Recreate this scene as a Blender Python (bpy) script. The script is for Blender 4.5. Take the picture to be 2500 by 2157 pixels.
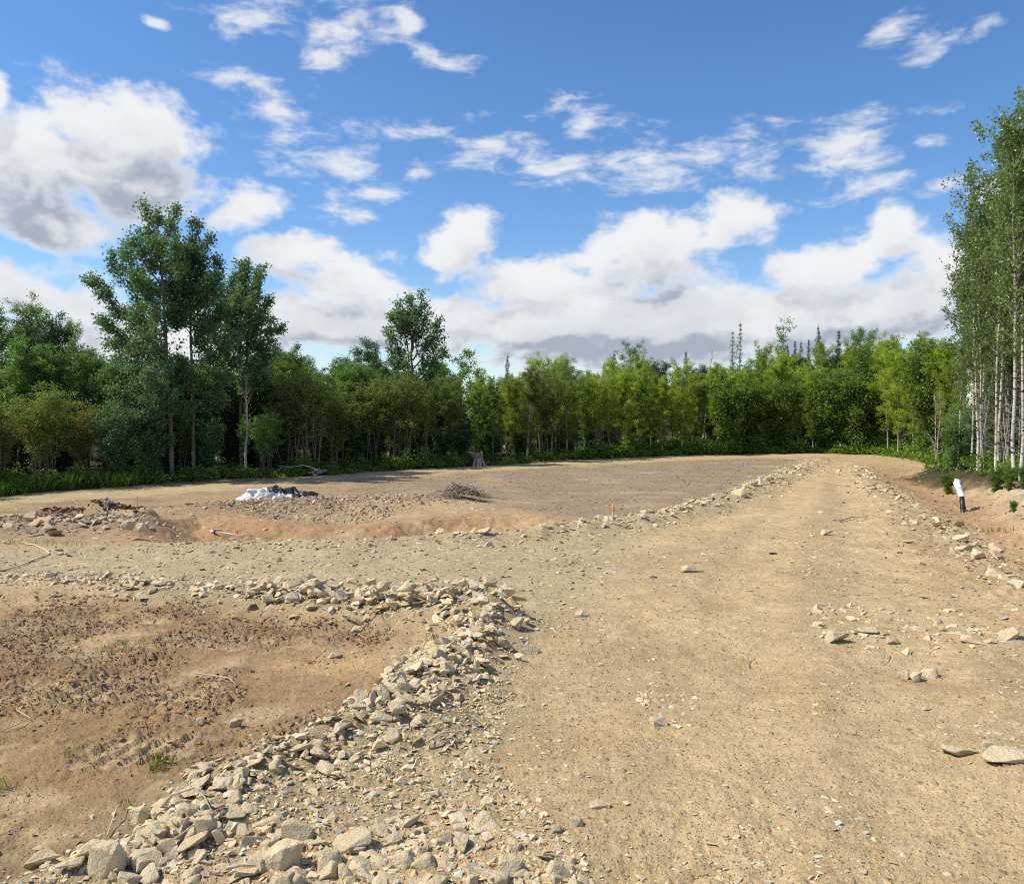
import bpy, bmesh, math, random
import numpy as np
from mathutils import Vector, Matrix, Euler, noise as mnoise

# ---------------------------------------------------------------- scene, camera, sky, sun, exposure
scene = bpy.context.scene
for o in list(bpy.data.objects):
    bpy.data.objects.remove(o, do_unlink=True)
COL = scene.collection
W, HPX, F, HORIZON, CAMH = 2500.0, 2157.0, 1962.0, 1020.0, 1.7
PITCH = math.atan((HPX / 2 - HORIZON) / F)
cam_data = bpy.data.cameras.new('camera')
cam_data.sensor_fit = 'HORIZONTAL'
cam_data.sensor_width = 36.0
cam_data.lens = 36.0 * F / W
cam_data.clip_start = 0.05
cam_data.clip_end = 6000
cam = bpy.data.objects.new('camera', cam_data)
cam.location = (0, 0, CAMH)
cam.rotation_euler = (math.pi / 2 - PITCH, 0, 0)
COL.objects.link(cam)
scene.camera = cam
scene.view_settings.view_transform = 'Standard'
scene.view_settings.look = 'None'
scene.view_settings.gamma = 1.0
scene.view_settings.exposure = 0.3
scene.view_settings.use_curve_mapping = False
scene.cycles.use_denoising = False
scene.cycles.filter_width = 1.1
scene.cycles.max_bounces = 6
scene.cycles.diffuse_bounces = 3
scene.cycles.glossy_bounces = 2
scene.cycles.transmission_bounces = 4
scene.cycles.transparent_max_bounces = 4
scene.cycles.caustics_reflective = False
scene.cycles.caustics_refractive = False

SUN_EL, SUN_AZ = math.radians(50), math.radians(-94)     # azimuth measured from +Y (view axis), negative = left
sun_dir = Vector((math.sin(SUN_AZ) * math.cos(SUN_EL), math.cos(SUN_AZ) * math.cos(SUN_EL), math.sin(SUN_EL)))
sl = bpy.data.lights.new('sun', 'SUN')
sl.energy = 4.8
sl.angle = math.radians(0.53)
sl.color = (1.0, 0.925, 0.79)
so = bpy.data.objects.new('sun', sl)
so.rotation_euler = sun_dir.to_track_quat('Z', 'Y').to_euler()
so.location = (-30, 10, 40)
COL.objects.link(so)


def _cloud_group(w, kind, detail):
    g = bpy.data.node_groups.new('cloud_' + kind, 'ShaderNodeTree')
    g.interface.new_socket('Dir', in_out='INPUT', socket_type='NodeSocketVector')
    g.interface.new_socket('Density', in_out='OUTPUT', socket_type='NodeSocketFloat')
    GN, GL = g.nodes, g.links
    gi, go = GN.new('NodeGroupInput'), GN.new('NodeGroupOutput')

    def gm(op, a, b=None, c=None, clamp=False):
        n = GN.new('ShaderNodeMath')
        n.operation = op
        n.use_clamp = clamp
        for i, v in enumerate((a, b, c)):
            if v is None:
                continue
            if isinstance(v, (int, float)):
                n.inputs[i].default_value = v
            else:
                GL.new(v, n.inputs[i])
        return n.outputs[0]

    def gsm(v, lo, hi, o0=0.0, o1=1.0):
        n = GN.new('ShaderNodeMapRange')
        n.interpolation_type = 'SMOOTHSTEP'
        GL.new(v, n.inputs[0])
        for i, x in ((1, lo), (2, hi), (3, o0), (4, o1)):
            n.inputs[i].default_value = x
        return n.outputs[0]
    sep = GN.new('ShaderNodeSeparateXYZ')
    GL.new(gi.outputs[0], sep.inputs[0])
    az = gm('ARCTAN2', sep.outputs[0], sep.outputs[1])
    el = gm('ARCSINE', sep.outputs[2])
    comb = GN.new('ShaderNodeCombineXYZ')
    GL.new(az, comb.inputs[0])
    GL.new(el, comb.inputs[1])
    # stretched direction for noise
    stretch = GN.new('ShaderNodeVectorMath')
    stretch.operation = 'MULTIPLY'
    stretch.inputs[1].default_value = (1, 1, 1.55)
    GL.new(gi.outputs[0], stretch.inputs[0])
    stretch2 = GN.new('ShaderNodeVectorMath')
    stretch2.operation = 'MULTIPLY'
    stretch2.inputs[1].default_value = (1, 1, 2.6)
    GL.new(gi.outputs[0], stretch2.inputs[0])

    def noise(vec, scale, detail, rough, dist=0.0):
        n = GN.new('ShaderNodeTexNoise')
        n.inputs['Scale'].default_value = scale
        n.inputs['Detail'].default_value = detail
        n.inputs['Roughness'].default_value = rough
        n.inputs['Distortion'].default_value = dist
        GL.new(vec, n.inputs['Vector'])
        return n.outputs[0]

    def blob(cx, cy, rx, ry, rot=0.0, wgt=1.0):
        # centre and radii given as directions: (2072-wide sketch of the sky) -> azimuth / elevation
        px, py = cx * 1.2066, cy * 1.2066
        a = math.atan((px - 1250) / F)
        e = math.atan((HORIZON - py) / F * math.cos(a))
        k = 1.2066 / F
        m = GN.new('ShaderNodeMapping')
        m.vector_type = 'TEXTURE'
        m.inputs[1].default_value = (a, e, 0)
        m.inputs[2].default_value = (0, 0, math.radians(rot))
        m.inputs[3].default_value = (rx * k * math.cos(a), ry * k, 1)
        GL.new(comb.outputs[0], m.inputs[0])
        ln = GN.new('ShaderNodeVectorMath')
        ln.operation = 'LENGTH'
        GL.new(m.outputs[0], ln.inputs[0])
        d = gm('SUBTRACT', 1.0, ln.outputs['Value'])
        if wgt != 1.0:
            d = gm('MULTIPLY', d, wgt)
        return d

    def union(bl):
        acc = blob(*bl[0])
        for b in bl[1:]:
            n = gm('SMOOTH_MAX', acc, blob(*b), 0.16)
            acc = n
        return acc
    cumulus = [(70, 350, 190, 120), (255, 290, 180, 112), (330, 390, 190, 75), (110, 455, 170, 52), (480, 432, 100, 46, 12),
               (30, 590, 180, 62), (170, 615, 110, 42), (585, 512, 110, 50), (740, 590, 170, 85), (930, 495, 100, 56, 22),
               (1100, 585, 200, 80, 12), (1320, 515, 180, 88, 10), (1480, 452, 120, 60), (1220, 520, 110, 46, 10),
               (1690, 540, 180, 76, 16), (1795, 452, 66, 58), (1900, 570, 130, 95), (2150, 520, 260, 170),
               (620, 665, 330, 66), (1250, 672, 800, 92), (1800, 650, 380, 84), (1350, 655, 760, 78, 0, 1.7), (1880, 610, 230, 90, 0, 1.4), (700, 660, 280, 66, 0, 1.4), (300, 700, 520, 50), (-10, 205, 44, 52)]
    wisps = [(150, 165, 100, 34, -14), (330, 60, 30, 12), (540, 42, 140, 62), (710, 72, 150, 75, 8), (650, 125, 110, 30),
             (870, 118, 110, 40, -8), (828, 58, 45, 42), (548, 78, 50, 24), (470, 80, 50, 30), (510, 178, 130, 36, -8),
             (600, 245, 170, 55, -8), (840, 268, 120, 32), (690, 345, 180, 70, -10), (842, 352, 52, 36),
             (760, 395, 110, 26), (1000, 300, 170, 56, -12), (1180, 252, 130, 56, -8), (1100, 345, 220, 62, -5),
             (1310, 335, 210, 72), (1480, 330, 170, 76, 8), (1690, 318, 200, 84, 12), (1770, 385, 150, 40, 6),
             (1865, 296, 60, 26), (1790, 66, 76, 34, 14), (1895, 92, 84, 30, 10), (1972, 62, 46, 20, 8), (1900, 380, 90, 30, 5),
             (720, 440, 110, 36)]
    if kind == 'wisp':
        n_wisp = noise(stretch2.outputs[0], 15.0, detail, 0.64, 0.25)
        dens = gm('ADD', union(wisps), gm('MULTIPLY_ADD', n_wisp, 3.6, -2.02))
    else:
        n_big = noise(stretch.outputs[0], 13.0, detail, 0.60, 0.15)
        n_cov = noise(stretch.outputs[0], 2.2, 3, 0.5)
        cu = union(cumulus)
        # the rest of the sky, away from the view: the same kind of broken cloud
        inview = gm('MULTIPLY', gsm(gm('ABSOLUTE', az), 0.58, 0.72, 1.0, 0.0), gsm(el, 0.50, 0.62, 1.0, 0.0))
        outcov = gm('MULTIPLY_ADD', n_cov, 4.0, -2.05)
        gen = gm('SUBTRACT', outcov, gm('MULTIPLY', inview, 4.0))
        cu = gm('SMOOTH_MAX', cu, gen, 0.2)
        dens = gm('ADD', cu, gm('MULTIPLY_ADD', n_big, 2.5, -1.27))
    GL.new(dens, go.inputs[0])
    return g


def build_world():
    w = bpy.data.worlds.new('World')
    scene.world = w
    w.use_nodes = True
    nt = w.node_tree
    nt.nodes.clear()
    N, L = nt.nodes, nt.links

    def new(t, **k):
        n = N.new(t)
        for a, b in k.items():
            setattr(n, a, b)
        return n

    def math_(op, a, b=None, c=None, clamp=False):
        n = new('ShaderNodeMath', operation=op, use_clamp=clamp)
        for i, v in enumerate((a, b, c)):
            if v is None:
                continue
            if isinstance(v, (int, float)):
                n.inputs[i].default_value = v
            else:
                L.new(v, n.inputs[i])
        return n.outputs[0]

    def smooth(v, lo, hi, o0=0.0, o1=1.0):
        n = new('ShaderNodeMapRange', interpolation_type='SMOOTHSTEP')
        L.new(v, n.inputs[0])
        for i, x in ((1, lo), (2, hi), (3, o0), (4, o1)):
            n.inputs[i].default_value = x
        return n.outputs[0]

    # ---- a cloud field as a group: direction in, density out
    def cloud_group(kind, detail):
        return _cloud_group(w, kind, detail)

    tc = new('ShaderNodeTexCoord')
    nrm = new('ShaderNodeVectorMath', operation='NORMALIZE')
    L.new(tc.outputs['Generated'], nrm.inputs[0])

    def field(offset, kind, detail):
        add = new('ShaderNodeVectorMath', operation='ADD')
        add.inputs[1].default_value = offset
        L.new(nrm.outputs[0], add.inputs[0])
        n2 = new('ShaderNodeVectorMath', operation='NORMALIZE')
        L.new(add.outputs[0], n2.inputs[0])
        gn = new('ShaderNodeGroup')
        gn.node_tree = cloud_group(kind, detail)
        L.new(n2.outputs[0], gn.inputs[0])
        return gn.outputs[0]
    f0 = field((0, 0, 0), 'cumulus', 8)
    fw = field((0, 0, 0), 'wisp', 10)
    f1 = field(tuple(0.024 * (sun_dir * 0.7 + Vector((0, 0, 1.0)))), 'cumulus', 8)     # a little towards the sun: how much cloud shades this point
    f2 = field(tuple(0.062 * (sun_dir * 0.5 + Vector((0, 0, 1.0)))), 'cumulus', 3)
    a_cu = smooth(f0, -0.04, 0.52)
    a_wi = math_('MULTIPLY', smooth(fw, 0.0, 1.05), 0.86)
    alpha = math_('MAXIMUM', a_cu, a_wi)
    # optical depth towards the sun
    depth = math_('ADD', math_('MULTIPLY', smooth(f1, -0.1, 0.75), 0.45), math_('MULTIPLY', smooth(f2, -0.25, 0.6), 0.55))
    inner = smooth(f0, 0.05, 0.8)
    lit = smooth(math_('SUBTRACT', f0, f1), -0.30, 0.50)          # falling away towards the sun: a lit flank
    shade = math_('MULTIPLY', math_('MULTIPLY', depth, inner), math_('MULTIPLY_ADD', lit, -0.80, 1.20), None, True)
    ramp = new('ShaderNodeMix', data_type='RGBA')
    L.new(shade, ramp.inputs['Factor'])
    ramp.inputs['A'].default_value = (0.97, 0.98, 1.0, 1)
    ramp.inputs['B'].default_value = (0.44, 0.50, 0.595, 1)
    sky = new('ShaderNodeTexSky', sky_type='NISHITA')
    sky.sun_disc = False
    sky.sun_elevation = SUN_EL
    sky.sun_rotation = SUN_AZ
    sky.air_density = 1.0
    sky.dust_density = 0.3
    sky.ozone_density = 3.5
    bg1 = new('ShaderNodeBackground')
    bg1.inputs['Strength'].default_value = 0.132
    hs = new('ShaderNodeHueSaturation')
    hs.inputs['Saturation'].default_value = 1.20
    hs.inputs['Hue'].default_value = 0.504
    L.new(sky.outputs[0], hs.inputs['Color'])
    L.new(hs.outputs[0], bg1.inputs['Color'])
    w.cycles.sampling_method = 'NONE'       # an even sky: plain path sampling finds it
    bg2 = new('ShaderNodeBackground')
    bg2.inputs['Strength'].default_value = 0.74
    L.new(ramp.outputs['Result'], bg2.inputs['Color'])
    mx = new('ShaderNodeMixShader')
    L.new(alpha, mx.inputs[0])
    L.new(bg1.outputs[0], mx.inputs[1])
    L.new(bg2.outputs[0], mx.inputs[2])
    out = new('ShaderNodeOutputWorld')
    L.new(mx.outputs[0], out.inputs['Surface'])


build_world()

# ---------------------------------------------------------------- helpers
rng = np.random.default_rng(7)
random.seed(7)
CP, SP = math.cos(PITCH), math.sin(PITCH)


def ground(px, py, z=0.0):
    """the point at height z seen at photograph pixel (px, py)"""
    u, v = (px - W / 2) / F, (HPX / 2 - py) / F
    d = (u, CP + v * SP, -SP + v * CP)
    t = (z - CAMH) / d[2]
    return (d[0] * t, d[1] * t)


def at_depth(px, py, Y):
    u, v = (px - W / 2) / F, (HPX / 2 - py) / F
    d = (u, CP + v * SP, -SP + v * CP)
    t = Y / d[1]
    return Vector((d[0] * t, Y, CAMH + d[2] * t))


def G(pts, z=0.0):
    return np.array([ground(a, b, z) for a, b in pts])


def hash2(ix, iy, seed):
    h = ix * np.uint32(374761393) + iy * np.uint32(668265263) + np.uint32((seed * 2147483647 + 12345) & 0xFFFFFFFF)
    h = (h ^ (h >> np.uint32(13))) * np.uint32(1274126177)
    return h ^ (h >> np.uint32(16))


GRAD = np.stack([np.cos(np.arange(256) * 2 * math.pi / 256), np.sin(np.arange(256) * 2 * math.pi / 256)], 0).astype(np.float32)


def perlin(x, y, seed=0):
    x, y = np.asarray(x, np.float32), np.asarray(y, np.float32)
    x0, y0 = np.floor(x), np.floor(y)
    fx, fy = x - x0, y - y0
    u = fx * fx * fx * (fx * (fx * 6 - 15) + 10)
    v = fy * fy * fy * (fy * (fy * 6 - 15) + 10)
    ix, iy = x0.astype(np.int32).astype(np.uint32), y0.astype(np.int32).astype(np.uint32)
    one = np.uint32(1)

    def gr(ix, iy, dx, dy):
        a = (hash2(ix, iy, seed) >> np.uint32(24)).astype(np.intp)
        return GRAD[0][a] * dx + GRAD[1][a] * dy
    n00, n10 = gr(ix, iy, fx, fy), gr(ix + one, iy, fx - 1, fy)
    n01, n11 = gr(ix, iy + one, fx, fy - 1), gr(ix + one, iy + one, fx - 1, fy - 1)
    a = n00 + u * (n10 - n00)
    b = n01 + u * (n11 - n01)
    return (a + v * (b - a)) * np.float32(1.5)


def fbm(x, y, seed=0, octv=4, rough=0.5):
    s, a, t = 0.0, 1.0, 0.0
    for i in range(octv):
        s = s + a * perlin(x * 2 ** i + 17.3 * i, y * 2 ** i - 9.1 * i, seed + i)
        t += a
        a *= rough
    return s / t


def sstep(lo, hi, x):
    t = np.clip((x - lo) / (hi - lo), 0, 1)
    return t * t * (3 - 2 * t)


def seg_dist(x, y, poly):
    """distance to a polyline and the parameter along it"""
    best = np.full(x.shape, 1e9, np.float32)
    par = np.zeros(x.shape, np.float32)
    n = len(poly) - 1
    for i in range(n):
        a, b = poly[i].astype(np.float32), poly[i + 1].astype(np.float32)
        ab = b - a
        t = np.clip(((x - a[0]) * ab[0] + (y - a[1]) * ab[1]) / max(ab @ ab, 1e-9), 0, 1)
        d = np.hypot(x - a[0] - t * ab[0], y - a[1] - t * ab[1])
        m = d < best
        best = np.where(m, d, best)
        par = np.where(m, (i + t) / n, par)
    return best, par


def poly_sd(x, y, poly):
    """signed distance to a polygon, negative inside"""
    d, _ = seg_dist(x, y, np.vstack([poly, poly[:1]]))
    inside = np.zeros(x.shape, bool)
    n = len(poly)
    j = n - 1
    for i in range(n):
        xi, yi, xj, yj = poly[i][0], poly[i][1], poly[j][0], poly[j][1]
        c = ((yi > y) != (yj > y)) & (x < (xj - xi) * (y - yi) / (yj - yi + 1e-12) + xi)
        inside ^= c
        j = i
    return np.where(inside, -d, d)


def mesh_np(name, V, Fc, colors=None, smooth=False):
    """V (n,3); Fc (m,k) constant polygon size"""
    me = bpy.data.meshes.new(name)
    V = np.ascontiguousarray(V, dtype=np.float32)
    Fc = np.ascontiguousarray(Fc, dtype=np.int32)
    m, k = Fc.shape
    me.vertices.add(len(V))
    me.vertices.foreach_set('co', V.ravel())
    me.loops.add(m * k)
    me.loops.foreach_set('vertex_index', Fc.ravel())
    me.polygons.add(m)
    me.polygons.foreach_set('loop_start', np.arange(0, m * k, k, dtype=np.int32))
    me.polygons.foreach_set('use_smooth', np.full(m, smooth, dtype=bool))
    me.update(calc_edges=True)
    if colors is not None:
        at = me.attributes.new('tint', 'FLOAT_COLOR', 'POINT')
        c = np.ones((len(V), 4), dtype=np.float32)
        c[:, :colors.shape[1]] = colors
        at.data.foreach_set('color', c.ravel())
    return me


def obj(name, me, mat=None, parent=None, loc=None, rot=None, scale=None):
    o = bpy.data.objects.new(name, me)
    COL.objects.link(o)
    if mat is not None and me is not None:
        if len(me.materials) == 0:
            me.materials.append(mat)
    if parent is not None:
        o.parent = parent
    if loc is not None:
        o.location = loc
    if rot is not None:
        o.rotation_euler = rot
    if scale is not None:
        o.scale = (scale,) * 3 if isinstance(scale, (int, float)) else scale
    return o


def tag(o, label, cat, group=None):
    o['label'] = label
    o['category'] = cat
    if group:
        o['group'] = group
    return o


def empty(name, loc=(0, 0, 0), rz=0.0, scale=1.0):
    o = bpy.data.objects.new(name, None)
    o.empty_display_size = 0.2
    COL.objects.link(o)
    o.location = loc
    o.rotation_euler = (0, 0, rz)
    o.scale = (scale,) * 3 if isinstance(scale, (int, float)) else scale
    return o


class Tubes:
    def __init__(self):
        self.V, self.F, self.n = [], [], 0

    def add(self, pts, rad, sides=6, cap=True):
        pts = np.asarray(pts, float)
        k = len(pts)
        rad = np.full(k, rad) if np.isscalar(rad) else np.asarray(rad, float)
        tan = np.gradient(pts, axis=0)
        tan /= np.linalg.norm(tan, axis=1)[:, None] + 1e-12
        ref = np.array([0, 0, 1.0]) if abs(tan[0][2]) < 0.8 else np.array([1.0, 0, 0])
        ang = np.arange(sides) * 2 * math.pi / sides
        u = np.cross(tan, ref)
        u /= np.linalg.norm(u, axis=1)[:, None] + 1e-12
        w = np.cross(tan, u)
        ring = pts[:, None, :] + rad[:, None, None] * (np.cos(ang)[None, :, None] * u[:, None, :] + np.sin(ang)[None, :, None] * w[:, None, :])
        self.V.append(ring.reshape(-1, 3))
        i = np.arange(k - 1)[:, None] * sides
        j = np.arange(sides)[None, :]
        j2 = (j + 1) % sides
        q = np.stack([i + j, i + j2, i + sides + j2, i + sides + j], -1).reshape(-1, 4) + self.n
        self.F.append(q)
        if cap and sides >= 4:
            for base in (0, (k - 1) * sides):
                c = np.arange(sides) + base + self.n
                for t in range(0, sides - 2, 2):
                    self.F.append(np.array([[c[0], c[t + 1], c[t + 2], c[(t + 3) % sides] if t + 3 < sides else c[t + 2]]])
                                  if t + 3 < sides else np.zeros((0, 4), int))
        self.n += k * sides

    def mesh(self, name, smooth=True):
        V = np.concatenate(self.V)
        Fq = np.concatenate(self.F)
        return mesh_np(name, V, Fq, smooth=smooth)


# ---------------------------------------------------------------- materials
def nodes_mat(name):
    m = bpy.data.materials.new(name)
    m.use_nodes = True
    nt = m.node_tree
    nt.nodes.clear()
    out = nt.nodes.new('ShaderNodeOutputMaterial')
    b = nt.nodes.new('ShaderNodeBsdfPrincipled')
    nt.links.new(b.outputs[0], out.inputs[0])
    b.inputs['Specular IOR Level'].default_value = 0.25
    return m, nt, b, out


def n_noise(nt, scale, detail=4, rough=0.55, coord='Object', vec=None):
    n = nt.nodes.new('ShaderNodeTexNoise')
    n.inputs['Scale'].default_value = scale
    n.inputs['Detail'].default_value = detail
    n.inputs['Roughness'].default_value = rough
    if vec is None:
        tc = nt.nodes.new('ShaderNodeTexCoord')
        vec = tc.outputs[coord]
    nt.links.new(vec, n.inputs['Vector'])
    return n.outputs[0]


def n_range(nt, v, a, b, c, d):
    n = nt.nodes.new('ShaderNodeMapRange')
    nt.links.new(v, n.inputs[0])
    for i, x in enumerate((a, b, c, d)):
        n.inputs[i + 1].default_value = x
    return n.outputs[0]


def n_mix(nt, f, A, B, blend='MIX'):
    n = nt.nodes.new('ShaderNodeMix')
    n.data_type = 'RGBA'
    n.blend_type = blend
    for s, v in (('Factor', f), ('A', A), ('B', B)):
        i = n.inputs[s] if s != 'Factor' else n.inputs[0]
        if s == 'A':
            i = n.inputs[6]
        if s == 'B':
            i = n.inputs[7]
        if isinstance(v, (int, float)):
            i.default_value = v
        elif isinstance(v, tuple):
            i.default_value = v + (1,) if len(v) == 3 else v
        else:
            nt.links.new(v, i)
    return n.outputs[2]


def n_bump(nt, h, strength, dist, prev=None):
    n = nt.nodes.new('ShaderNodeBump')
    n.inputs['Strength'].default_value = strength
    n.inputs['Distance'].default_value = dist
    nt.links.new(h, n.inputs['Height'])
    if prev is not None:
        nt.links.new(prev, n.inputs['Normal'])
    return n.outputs[0]


def n_scale(nt, col, f):
    """multiply a colour by a scalar socket"""
    n = nt.nodes.new('ShaderNodeVectorMath')
    n.operation = 'SCALE'
    nt.links.new(col, n.inputs[0])
    if isinstance(f, (int, float)):
        n.inputs['Scale'].default_value = f
    else:
        nt.links.new(f, n.inputs['Scale'])
    return n.outputs[0]


def attr(nt, name='tint'):
    a = nt.nodes.new('ShaderNodeAttribute')
    a.attribute_name = name
    return a.outputs['Color']


def mat_ground():
    m, nt, b, out = nodes_mat('ground_soil')
    c = attr(nt)
    big = n_noise(nt, 1.3, 6, 0.6)
    mid = n_noise(nt, 9.0, 6, 0.65)
    fine = n_noise(nt, 70.0, 4, 0.7)
    f = nt.nodes.new('ShaderNodeMath')
    f.operation = 'MULTIPLY'
    nt.links.new(n_range(nt, big, 0.25, 0.75, 0.84, 1.16), f.inputs[0])
    nt.links.new(n_range(nt, mid, 0.25, 0.75, 0.78, 1.20), f.inputs[1])
    f2 = nt.nodes.new('ShaderNodeMath')
    f2.operation = 'MULTIPLY'
    nt.links.new(f.outputs[0], f2.inputs[0])
    nt.links.new(n_range(nt, fine, 0.25, 0.75, 0.68, 1.28), f2.inputs[1])
    col = n_scale(nt, c, f2.outputs[0])
    # scattered pale grit and dark crumbs, at two sizes
    tc = nt.nodes.new('ShaderNodeTexCoord')
    hs = []
    for sc, lo, amt in ((46.0, 0.45, 0.8), (15.0, 0.66, 0.7)):
        vo = nt.nodes.new('ShaderNodeTexVoronoi')
        vo.inputs['Scale'].default_value = sc
        nt.links.new(tc.outputs['Object'], vo.inputs['Vector'])
        grit = n_range(nt, vo.outputs['Distance'], 0.18, 0.34, 1.0, 0.0)
        sepc = nt.nodes.new('ShaderNodeSeparateColor')
        nt.links.new(vo.outputs['Color'], sepc.inputs[0])
        gate = n_range(nt, sepc.outputs[0], lo, lo + 0.08, 0.0, amt)
        gg = nt.nodes.new('ShaderNodeMath')
        gg.operation = 'MULTIPLY'
        nt.links.new(grit, gg.inputs[0])
        nt.links.new(gate, gg.inputs[1])
        gcol = n_scale(nt, c, n_range(nt, sepc.outputs[1], 0.0, 1.0, 0.55, 1.55))
        col = n_mix(nt, gg.outputs[0], col, gcol)
        hs.append(gg.outputs[0])
    nt.links.new(col, b.inputs['Base Color'])
    b.inputs['Roughness'].default_value = 0.95
    b.inputs['Specular IOR Level'].default_value = 0.1
    n1 = n_bump(nt, fine, 0.8, 0.016)
    n2 = n_bump(nt, hs[1], 0.8, 0.016, n_bump(nt, hs[0], 0.8, 0.010, n1))
    nt.links.new(n2, b.inputs['Normal'])
    return m


def mat_rock(name, use_attr, base=(0.62, 0.515, 0.345), base2=(0.49, 0.40, 0.26)):
    m, nt, b, out = nodes_mat(name)
    tc = nt.nodes.new('ShaderNodeTexCoord')
    oi = nt.nodes.new('ShaderNodeObjectInfo')
    addv = nt.nodes.new('ShaderNodeVectorMath')
    addv.operation = 'ADD'
    nt.links.new(tc.outputs['Object'], addv.inputs[0])
    if not use_attr:
        nt.links.new(oi.outputs['Location'], addv.inputs[1])
    v = addv.outputs[0]
    big = n_noise(nt, 6.0 if use_attr else 2.2, 5, 0.6, vec=v)
    fine = n_noise(nt, 60.0 if use_attr else 16.0, 6, 0.7, vec=v)
    col = n_mix(nt, n_range(nt, big, 0.35, 0.65, 0, 1), base, base2)
    if use_attr:
        col = n_mix(nt, 1.0, col, attr(nt), 'MULTIPLY')
    else:
        r = oi.outputs['Random']
        col = n_scale(nt, col, n_range(nt, r, 0, 1, 0.76, 1.12))
        wn = nt.nodes.new('ShaderNodeTexWhiteNoise')
        wn.noise_dimensions = '1D'
        nt.links.new(r, wn.inputs['W'])
        col = n_mix(nt, n_range(nt, wn.outputs[0], 0.45, 1.0, 0.0, 0.55), col, (0.57, 0.49, 0.36))
    geo = nt.nodes.new('ShaderNodeNewGeometry')
    sx = nt.nodes.new('ShaderNodeSeparateXYZ')
    nt.links.new(geo.outputs['Normal'], sx.inputs[0])
    up = nt.nodes.new('ShaderNodeMath')
    up.operation = 'MULTIPLY'
    nt.links.new(n_range(nt, sx.outputs[2], 0.45, 0.9, 0.0, 0.65), up.inputs[0])
    nt.links.new(n_range(nt, big, 0.35, 0.6, 0.25, 1.0), up.inputs[1])
    if not use_attr:
        col = n_mix(nt, up.outputs[0], col, (0.56, 0.45, 0.275))          # settled dust
    col = n_scale(nt, col, n_range(nt, fine, 0.25, 0.75, 0.74 if use_attr else 0.84, 1.22 if use_attr else 1.13))
    nt.links.new(col, b.inputs['Base Color'])
    b.inputs['Roughness'].default_value = 0.9
    b.inputs['Specular IOR Level'].default_value = 0.15
    n1 = n_bump(nt, fine, 0.5, 0.012 if use_attr else 0.028)
    n2 = n_bump(nt, big, 0.4, 0.02 if use_attr else 0.10, n1)
    nt.links.new(n2, b.inputs['Normal'])
    return m


def mat_leaf(name, c1, c2, trans=0.35, rough=0.45, spec=0.4, autumn=None):
    m, nt, b, out = nodes_mat(name)
    oi = nt.nodes.new('ShaderNodeObjectInfo')
    a = attr(nt)
    sp = nt.nodes.new('ShaderNodeSeparateColor')
    nt.links.new(a, sp.inputs[0])
    col = n_mix(nt, sp.outputs[0], c1, c2)
    if autumn:
        col = n_mix(nt, n_range(nt, sp.outputs[1], autumn[1], 1.0, 0.0, 1.0), col, autumn[0])
    col = n_scale(nt, col, n_range(nt, oi.outputs['Random'], 0, 1, 0.75, 1.22))
    nt.links.new(col, b.inputs['Base Color'])
    b.inputs['Roughness'].default_value = rough
    b.inputs['Specular IOR Level'].default_value = spec
    tr = nt.nodes.new('ShaderNodeBsdfTranslucent')
    tcol = n_mix(nt, 1.0, col, (1.25, 1.35, 0.45), 'MULTIPLY')
    nt.links.new(tcol, tr.inputs['Color'])
    mx = nt.nodes.new('ShaderNodeMixShader')
    mx.inputs[0].default_value = trans
    nt.links.new(b.outputs[0], mx.inputs[1])
    nt.links.new(tr.outputs[0], mx.inputs[2])
    nt.links.new(mx.outputs[0], out.inputs[0])
    return m


def mat_bark(name, c1, c2, scale=6.0, bands=None):
    m, nt, b, out = nodes_mat(name)
    tc = nt.nodes.new('ShaderNodeTexCoord')
    mp = nt.nodes.new('ShaderNodeMapping')
    mp.inputs[3].default_value = (1, 1, 0.35) if bands is None else (1, 1, 3.2)
    nt.links.new(tc.outputs['Object'], mp.inputs[0])
    n = n_noise(nt, scale, 5, 0.65, vec=mp.outputs[0])
    col = n_mix(nt, n_range(nt, n, 0.38, 0.62, 0, 1), c1, c2)
    if bands:
        n2 = n_noise(nt, 3.2, 3, 0.6, vec=mp.outputs[0])
        col = n_mix(nt, n_range(nt, n2, bands[0], bands[0] + 0.03, 0, 1), col, bands[1])
    nt.links.new(col, b.inputs['Base Color'])
    b.inputs['Roughness'].default_value = 0.85
    nt.links.new(n_bump(nt, n, 0.5, 0.02), b.inputs['Normal'])
    return m


def mat_plain(name, c, rough=0.6, var=0.15, scale=8.0, spec=0.3):
    m, nt, b, out = nodes_mat(name)
    n = n_noise(nt, scale, 5, 0.6)
    rgb = nt.nodes.new('ShaderNodeRGB')
    rgb.outputs[0].default_value = c + (1,)
    col = n_scale(nt, rgb.outputs[0], n_range(nt, n, 0.3, 0.7, 1 - var, 1 + var))
    nt.links.new(col, b.inputs['Base Color'])
    b.inputs['Roughness'].default_value = rough
    b.inputs['Specular IOR Level'].default_value = spec
    nt.links.new(n_bump(nt, n, 0.15, 0.01), b.inputs['Normal'])
    return m


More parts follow.
